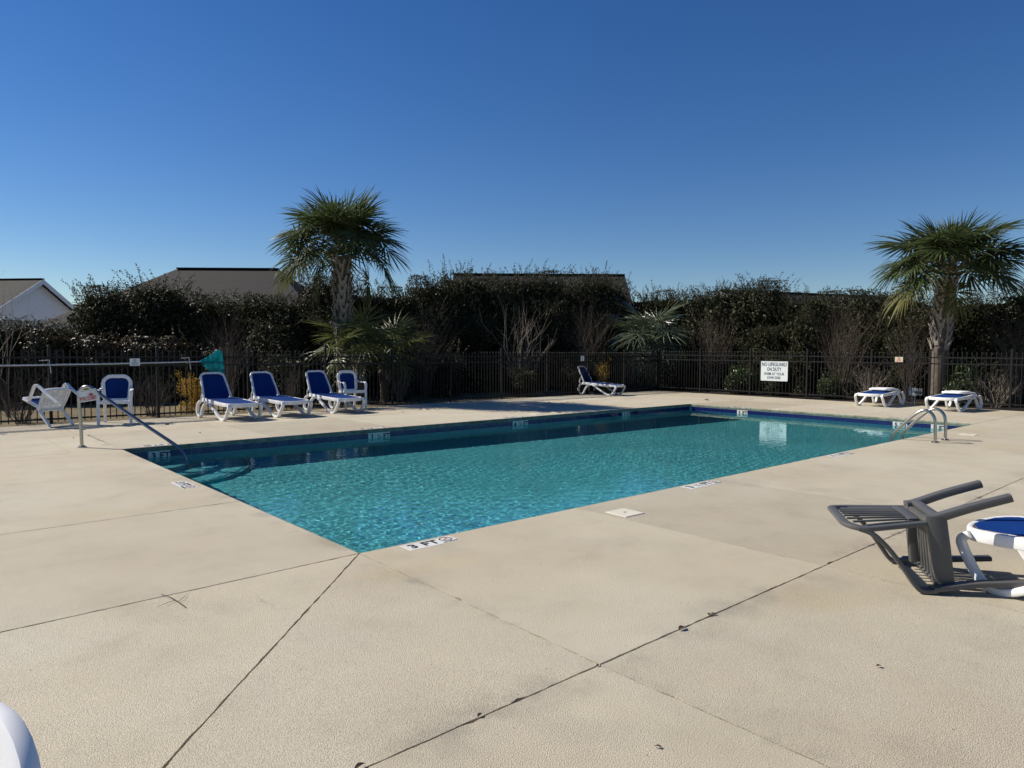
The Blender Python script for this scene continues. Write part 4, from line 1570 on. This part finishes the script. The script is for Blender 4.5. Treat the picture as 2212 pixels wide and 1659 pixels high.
def make_chair(kind):
    """stackable resin armchair, front towards local -y; kind 'sling' or 'grey'"""
    root = empty('armchair')
    P = MAT['plastic'] if kind == 'sling' else MAT['grey_plastic']
    wa, wf, wr = (.285, .275, .225) if kind == 'sling' else (.312, .262, .228)
    za, ya = .64, (-.25 if kind == 'sling' else -.225)
    fy = ya + .25
    hb, wb0, wb1 = (.48, .44, .48) if kind == 'sling' else (.50, .46, .62)
    lw, aw = (.062, .058) if kind == 'sling' else (.078, .075)
    for s_ in (-1, 1):
        # front leg bending into the arm
        mb = MB()
        a = catmull([(s_ * wf, ya - .01, 0), (s_ * (wf + .004), ya + .005, .25), (s_ * (wa - .008), ya + .01, .48), (s_ * wa, ya + .012, .585 if kind == 'sling' else .52)], 4)
        mb.sweep(a, lw, .040 if kind == 'sling' else .036, (1, 0, 0), scale=[.85 + .15 * i / (len(a) - 1) for i in range(len(a))])
        mb.build('leg', P, root)
        mb = MB()
        if kind == 'sling':
            a = catmull([(s_ * wa, ya + .012, .575), (s_ * (wa + .003), ya + .015, .625), (s_ * (wa + .003), ya + .07, .655), (s_ * wa, -.02, .655), (s_ * (wa - .02), .12, .665), (s_ * (wa - .055), .215, .72)], 5)
        else:
            a = catmull([(s_ * wa, ya + .004, .50), (s_ * wa, ya + .006, .565), (s_ * (wa + .003), ya + .035, .605), (s_ * wa, -.06, .665), (s_ * (wa - .005), .07, .735), (s_ * (wa - .012), .15, .80), (s_ * (wa - .022), .19, .87)], 5)
        mb.sweep(a, aw, .028, (1, 0, 0))
        mb.build('armrest', P, root)
        mb = MB()
        a = catmull([(s_ * wr, .275, 0), (s_ * (wr - .004), .235, .22), (s_ * (wr - .015), .19, .41), (s_ * (wr - .02), .185, .47)], 4)
        mb.sweep(a, lw * .95, .045 if kind == 'sling' else .056, (1, 0, 0), scale=[.85 + .15 * i / (len(a) - 1) for i in range(len(a))])
        mb.build('leg', P, root)
    # seat: side rails, front apron and slats
    mb = MB()
    for s_ in (-1, 1):
        mb.sweep([(s_ * .245, -.235 + fy, .435), (s_ * .24, 0, .425), (s_ * .22, .20, .415)], .035 if kind == 'sling' else .06, .055 if kind == 'sling' else .115, (1, 0, 0))
    mb.sweep(catmull([(-.25, -.235 + fy, .425), (-.15, -.258 + fy, .425), (.15, -.258 + fy, .425), (.25, -.235 + fy, .425)], 4), .065, .03, (0, 0, 1))
    mb.sweep([(-.22, .20, .41), (.22, .20, .41)], .055, .03, (0, 0, 1))
    seat = mb.build('seat', P, root)
    ns = 13
    mb = MB()
    mb.sweep([(0, -.245 + fy, .438), (0, -.1, .432), (0, .05, .424), (0, .195, .42)], .023, .012, (1, 0, 0))
    sm = mb.mesh('slat', P)
    for i in range(ns):
        link('slat', sm, seat, ((-.5 + i / (ns - 1)) * (.41 if kind == 'sling' else .36), 0, 0))
    # backrest
    piv = Vector((0, .175, .44))
    ang = R(78 if kind == 'sling' else 84)
    yv, zv = Vector((0, math.cos(ang), math.sin(ang))), Vector((0, -math.sin(ang), math.cos(ang)))

    def to3(u, v, d): return piv + Vector((u, 0, 0)) + yv * v - zv * d
    fr = [to3(u, v, -.03 * (2 * u / wb1) ** 2) for u, v in rounded_outline(wb0, wb1, hb, .15 if kind == 'sling' else .13, 9)]
    mb = MB()
    mb.sweep([p for p in fr], .030, .068 if kind == 'sling' else .05, [tuple(zv)] * len(fr), closed=True)
    bk = mb.build('backrest', P, root)
    if kind == 'sling':
        sling_panel(wb0 - .075, wb1 - .075, hb - .075, .125, lambda u, v, d: to3(u, v + .037, d * .8 - .03 * (2 * u / wb1) ** 2), .02).build('back_sling', MAT['sling'], root)
    else:
        ns = 9
        for i in range(ns):
            t = (i / (ns - 1)) * 2 - 1
            u0, u1 = t * (wb0 / 2 - .045), t * (wb1 / 2 - .05)
            top = hb - .03 - .09 * t ** 4
            mb = MB()
            cv = lambda u: -.03 * (2 * u / wb1) ** 2
            mb.sweep([to3(u0, .10, cv(u0)), to3((u0 + u1) / 2, .26, cv((u0 + u1) / 2)), to3(u1, top, cv(u1))], .020, .012, (1, 0, 0))
            mb.build('slat', P, bk)
        mb = MB()
        mb.sweep([to3(-.19, .09, 0), to3(0, .09, .006), to3(.19, .09, 0)], .06, .014, tuple(yv))
        mb.build('lumbar_bar', P, bk)
    return root


ch = make_chair('sling')
CG = 'white resin armchairs with blue slings'
ch.location = (3.30, 15.43, 0)
ch.rotation_euler = (0, 0, R(-18))
tag(ch, 'white armchair with blue sling standing upright behind the handrail', 'chair', CG)
c2 = copy_tree(ch)
c2.location = (8.62, 15.78, 0)
c2.rotation_euler = (0, 0, R(-2))
tag(c2, 'white armchair with blue sling standing upright beside the third lounger', 'chair', CG)
c3 = copy_tree(ch)
c3.matrix_world = Matrix.Translation((2.37, 15.34, .02)) @ Matrix.Rotation(R(27), 4, 'Z') @ Matrix.Rotation(R(-57), 4, 'X') @ Matrix.Translation((0, -.275, 0))
tag(c3, 'white armchair tipped backwards against the rear fence with its legs in the air', 'chair', CG)
c4 = copy_tree(ch)
c4.location = (-.190, 1.213, 0.0)
c4.rotation_euler = (0, 0, R(-66))
tag(c4, 'white armchair close up at the lower left corner, only its back showing', 'chair', CG)
gc = make_chair('grey')
gc.matrix_world = Matrix.Translation((5.228, 1.218, .325)) @ Matrix.Rotation(R(214), 4, 'Z') @ Matrix.Rotation(R(99.5), 4, 'X')
tag(gc, 'charcoal grey slatted armchair tipped onto its front at the right', 'chair')


# ------------------------------------------------------------------ markers and lids on the deck
def deck_marker(m, chars, label, nodive=True):
    mk = tag(empty('depth_marker'), label, 'depth marker')
    mk.matrix_world = m
    n = len(chars) + (1 if nodive else 0)
    for i in range(n):
        mb = MB()
        mb.box((i * .153 + .076, 0, -.002), (.1505, .151, .006))
        t = mb.build('marker_tile', MAT['white_tile'], mk, smooth=False)
        if i < len(chars):
            link('lettering', LET[chars[i]], t, (i * .153 + .076, 0, .0018))
        else:
            mb = MB()
            c = (i * .153 + .076, .018)
            ring = [(c[0] + .052 * math.cos(a), c[1] + .046 * math.sin(a), .002) for a in [j * math.pi / 4 + math.pi / 8 for j in range(8)]]
            mb.sweep(ring, .009, .0015, (0, 0, 1) if False else [(math.cos(j * math.pi / 4 + math.pi / 8), math.sin(j * math.pi / 4 + math.pi / 8), 0) for j in range(8)], closed=True)
            mb.build('no_diving_symbol', MAT['ink'], t, smooth=False)
            mb = MB()
            mb.box((c[0], c[1], .0018), (.085, .006, .0015), Matrix.Rotation(.8, 3, 'Z'))
            mb.box((c[0], c[1] - .004, .0016), (.05, .008, .0012), Matrix.Rotation(-.4, 3, 'Z'))
            mb.build('diver_figure', MAT['red_ink'], t, smooth=False)
            lettering('NO DIVING', .03, (c[0], -.055, .0018), t, MAT['ink'], .13, .0006)
    return mk


H_ = '\u00bd'
deck_marker(frame((1, 0, 0), (0, 1, 0), (2.80, 4.335, .0)), ['3', 'FT'], 'white 3 FT depth marker on the near pool edge beside the pool corner')
deck_marker(frame((1, 0, 0), (0, 1, 0), (6.36, 4.335, .0)), ['3', H_, 'FT'], 'white 3 1/2 FT depth marker midway along the near pool edge')
deck_marker(frame((1, 0, 0), (0, 1, 0), (9.86, 4.335, .0)), ['4', H_, 'FT'], 'white 4 1/2 FT depth marker on the near pool edge left of the ladder')
deck_marker(frame((0, -1, 0), (1, 0, 0), (2.335, 8.17, .0)), ['3', 'FT'], 'white 3 FT depth marker on the left pool edge')
deck_marker(frame((-1, 0, 0), (0, -1, 0), (3.25, 11.51, .0)), ['3', 'FT'], 'white 3 FT depth marker on the far pool edge behind the handrail')
deck_marker(frame((-1, 0, 0), (0, -1, 0), (7.05, 11.51, .0)), ['3', H_, 'FT'], 'white 3 1/2 FT depth marker on the far pool edge opposite the third lounger')
deck_marker(frame((-1, 0, 0), (0, -1, 0), (10.6, 11.51, .0)), ['4', H_, 'FT'], 'white 4 1/2 FT depth marker on the far pool edge near the palm shadow')
deck_marker(frame((-1, 0, 0), (0, -1, 0), (14.2, 11.51, .0)), ['5', 'FT'], 'white 5 FT depth marker on the far pool edge towards the deep corner')
deck_marker(frame((0, 1, 0), (-1, 0, 0), (16.97, 9.70, .0)), ['5', 'FT'], 'white 5 FT depth marker on the right pool edge below the lifeguard sign')
deck_marker(frame((0, 1, 0), (-1, 0, 0), (16.97, 5.75, .0)), ['5', 'FT'], 'white 5 FT depth marker on the right pool edge behind the ladder')


def lid(cx, cy, s, rz, label):
    r_ = tag(empty('deck_cover', (cx, cy, .0), rz), label, 'cover')
    mb = MB()
    mb.loft([[(-s / 2, -s / 2, -.01), (s / 2, -s / 2, -.01), (s / 2, s / 2, -.01), (-s / 2, s / 2, -.01)], [(-s / 2, -s / 2, .004), (s / 2, -s / 2, .004), (s / 2, s / 2, .004), (-s / 2, s / 2, .004)], [(-s / 2 + .006, -s / 2 + .006, .007), (s / 2 - .006, -s / 2 + .006, .007), (s / 2 - .006, s / 2 - .006, .007), (-s / 2 + .006, s / 2 - .006, .007)]])
    mb.build('cover', MAT['lid'], r_, smooth=False)
    mb = MB()
    mb.tube([(0, 0, .0065), (0, 0, .0085)], .012, 10)
    mb.build('finger_hole', MAT['ink'], r_)


MAT['lid'] = simple('cream_lid', (0.60, 0.56, 0.46), 0.6, var=0.05)
lid(4.94, 4.015, .25, R(-2), 'square cream skimmer lid set in the near deck')
lid(14.47, 3.93, .26, R(0), 'square cream skimmer lid set in the deck right of the ladder')
lid(11.2, 11.75, .26, R(0), 'square cream skimmer lid set in the far deck')

# utility box behind the right fence
ub = tag(empty('utility_box', (22.3, 7.42, HZ)), 'grey utility box on a post behind the right fence', 'utility box')
mb = MB()
mb.box((0, .08, .36), (.12, .2, .24))
mb.build('enclosure', MAT['box'], ub, smooth=False)
mb = MB()
mb.box((.0, -.10, .37), (.1, .15, .2))
mb.build('meter_box', simple('darker_enclosure', (.16, .17, .17), .5), ub, smooth=False)
mb = MB()
mb.box((-.065, .08, .34), (.012, .12, .14))
mb.build('door', MAT['siding'], ub, smooth=False)
for yy in (.10, .02):
    mb = MB()
    mb.tube([(0, yy, -.1), (0, yy, .25)], .022, 8)
    mb.build('conduit', MAT['siding'] if yy > .05 else MAT['box'], ub)
# slim garden stake lamp by the fence
gl = tag(empty('stake_lamp', (9.80, 16.04, -.02)), 'slim black stake lamp at the fence foot right of the upright chair', 'lamp')
mb = MB()
mb.tube([(0, 0, 0), (0, 0, .52)], .013, 8)
mb.build('stake', MAT['fence'], gl)
mb = MB()
mb.tube([(0, 0, .52), (0, 0, .55), (0, 0, .58), (0, 0, .68), (0, 0, .70)], [.013, .03, .042, .04, .015], 12)
mb.build('lamp_head', MAT['fence'], gl)

# ------------------------------------------------------------------ litter on the deck
def flat_leaf(x, y, L, rz, label, w_=.4, name='dead_leaf'):
    mb = MB()
    n = 7
    vs = []
    for i in range(n + 1):
        t = i / n
        ww = L * w_ * .5 * math.sin(math.pi * t ** .8) + .0008
        zz = .004 + .10 * L * math.sin(math.pi * t) + .05 * L * t
        vs += [(-ww, L * (t - .5), zz + ww * .5), (0, L * (t - .5), zz), (ww, L * (t - .5), zz + ww * .5)]
    mb.add(vs, [f for i in range(n) for f in ((3 * i, 3 * i + 1, 3 * i + 4, 3 * i + 3), (3 * i + 1, 3 * i + 2, 3 * i + 5, 3 * i + 4))])
    o = mb.build(name, MAT['dead'], None, loc=(x, y, 0), rot=(0, 0, rz))
    return tag(o, label, 'leaf')


flat_leaf(1.725, 2.125, .034, R(-70), 'dark curled leaf in the long joint at the lower middle')
flat_leaf(2.42, 2.115, .022, R(-80), 'dead leaf where the two deck joints cross')
flat_leaf(3.08, 2.112, .06, R(-85), 'long dark leaf lying in the joint below the stained patch')
flat_leaf(3.36, 2.13, .042, R(-40), 'dark forked leaf beside the long joint in the middle of the deck')
flat_leaf(3.385, 2.115, .035, R(-110), 'narrow dark leaf touching the forked leaf by the joint')
flat_leaf(2.08, 1.52, .028, R(30), 'small brown leaf on the bare deck at the bottom centre')
flat_leaf(1.19, 2.13, .05, R(-80), 'dark leaf in the joint at the bottom edge')
flat_leaf(3.4, 1.25, .03, R(60), 'pale brown leaf on the deck at the lower right', .5)
flat_leaf(18.35, 11.85, .15, R(20), 'brown dead leaf clump on the right deck below the fence', .7)
flat_leaf(4.05, 14.55, .09, R(70), 'brown curled leaf on the rear deck between the chair and first lounger', .8)
flat_leaf(2.20, 13.25, .05, R(10), 'tiny dark leaf on the deck left of the handrail', .6)
flat_leaf(4.0, 12.7, .06, R(10), 'tiny dark leaf on the deck behind the handrail', .6)
flat_leaf(9.0, 14.0, .06, R(50), 'small dark leaf beside the rear joint', .6)
for fx, fy_, L_, r_z, lb in ((3.63, 5.38, .05, .3, 'dark leaf floating on the water near the 3 FT marker'), (3.99, 5.34, .045, 1.2, 'dark leaf floating on the water right of the other floating leaf')):
    fl_ = flat_leaf(fx, fy_, L_, r_z, lb, .6, 'floating_leaf')
    fl_.location.z = -.166
tw = MB()
tw.tube([(1.165, 4.44, .006), (1.19, 4.36, .008), (1.20, 4.27, .008), (1.21, 4.13, .006)], [.0015, .0022, .0025, .003], 5)
tw.tube([(1.20, 4.28, .008), (1.14, 4.25, .010), (1.09, 4.235, .006)], [.0018, .0012, .0006], 4)
tw.tube([(1.202, 4.24, .008), (1.25, 4.29, .010), (1.29, 4.36, .006)], [.0018, .0012, .0006], 4)
tag(tw.build('fallen_twig', MAT['dead']), 'forked dry twig lying across the joint on the left deck', 'twig')


def weed(x, y, n, L, label):
    mb = MB()
    for i in range(n):
        a = rnd.uniform(0, 6.28)
        p = Vector((rnd.gauss(0, L * .8), rnd.gauss(0, .006), -.01))
        d = Vector((math.cos(a) * .8, math.sin(a) * .8, .5)).normalized()
        q = p + d * L * rnd.uniform(.4, 1)
        s_ = Vector((-d.y, d.x, 0)) * .0025
        mb.add([p - s_, p + s_, q], [(0, 1, 2)])
    return tag(mb.build('joint_weed', MAT['dead'], None, smooth=False, loc=(x, y, 0)), label, 'weed')


weed(6.05, 2.12, 46, .06, 'dry weed tuft in the joint under the tipped grey chair')
weed(8.2, 2.10, 46, .06, 'dry weed tuft in the joint behind the tipped grey chair')
weed(4.05, 2.12, 16, .03, 'tiny weed sprig in the long deck joint')

for o in receivers: o.cycles.is_caustics_receiver = True
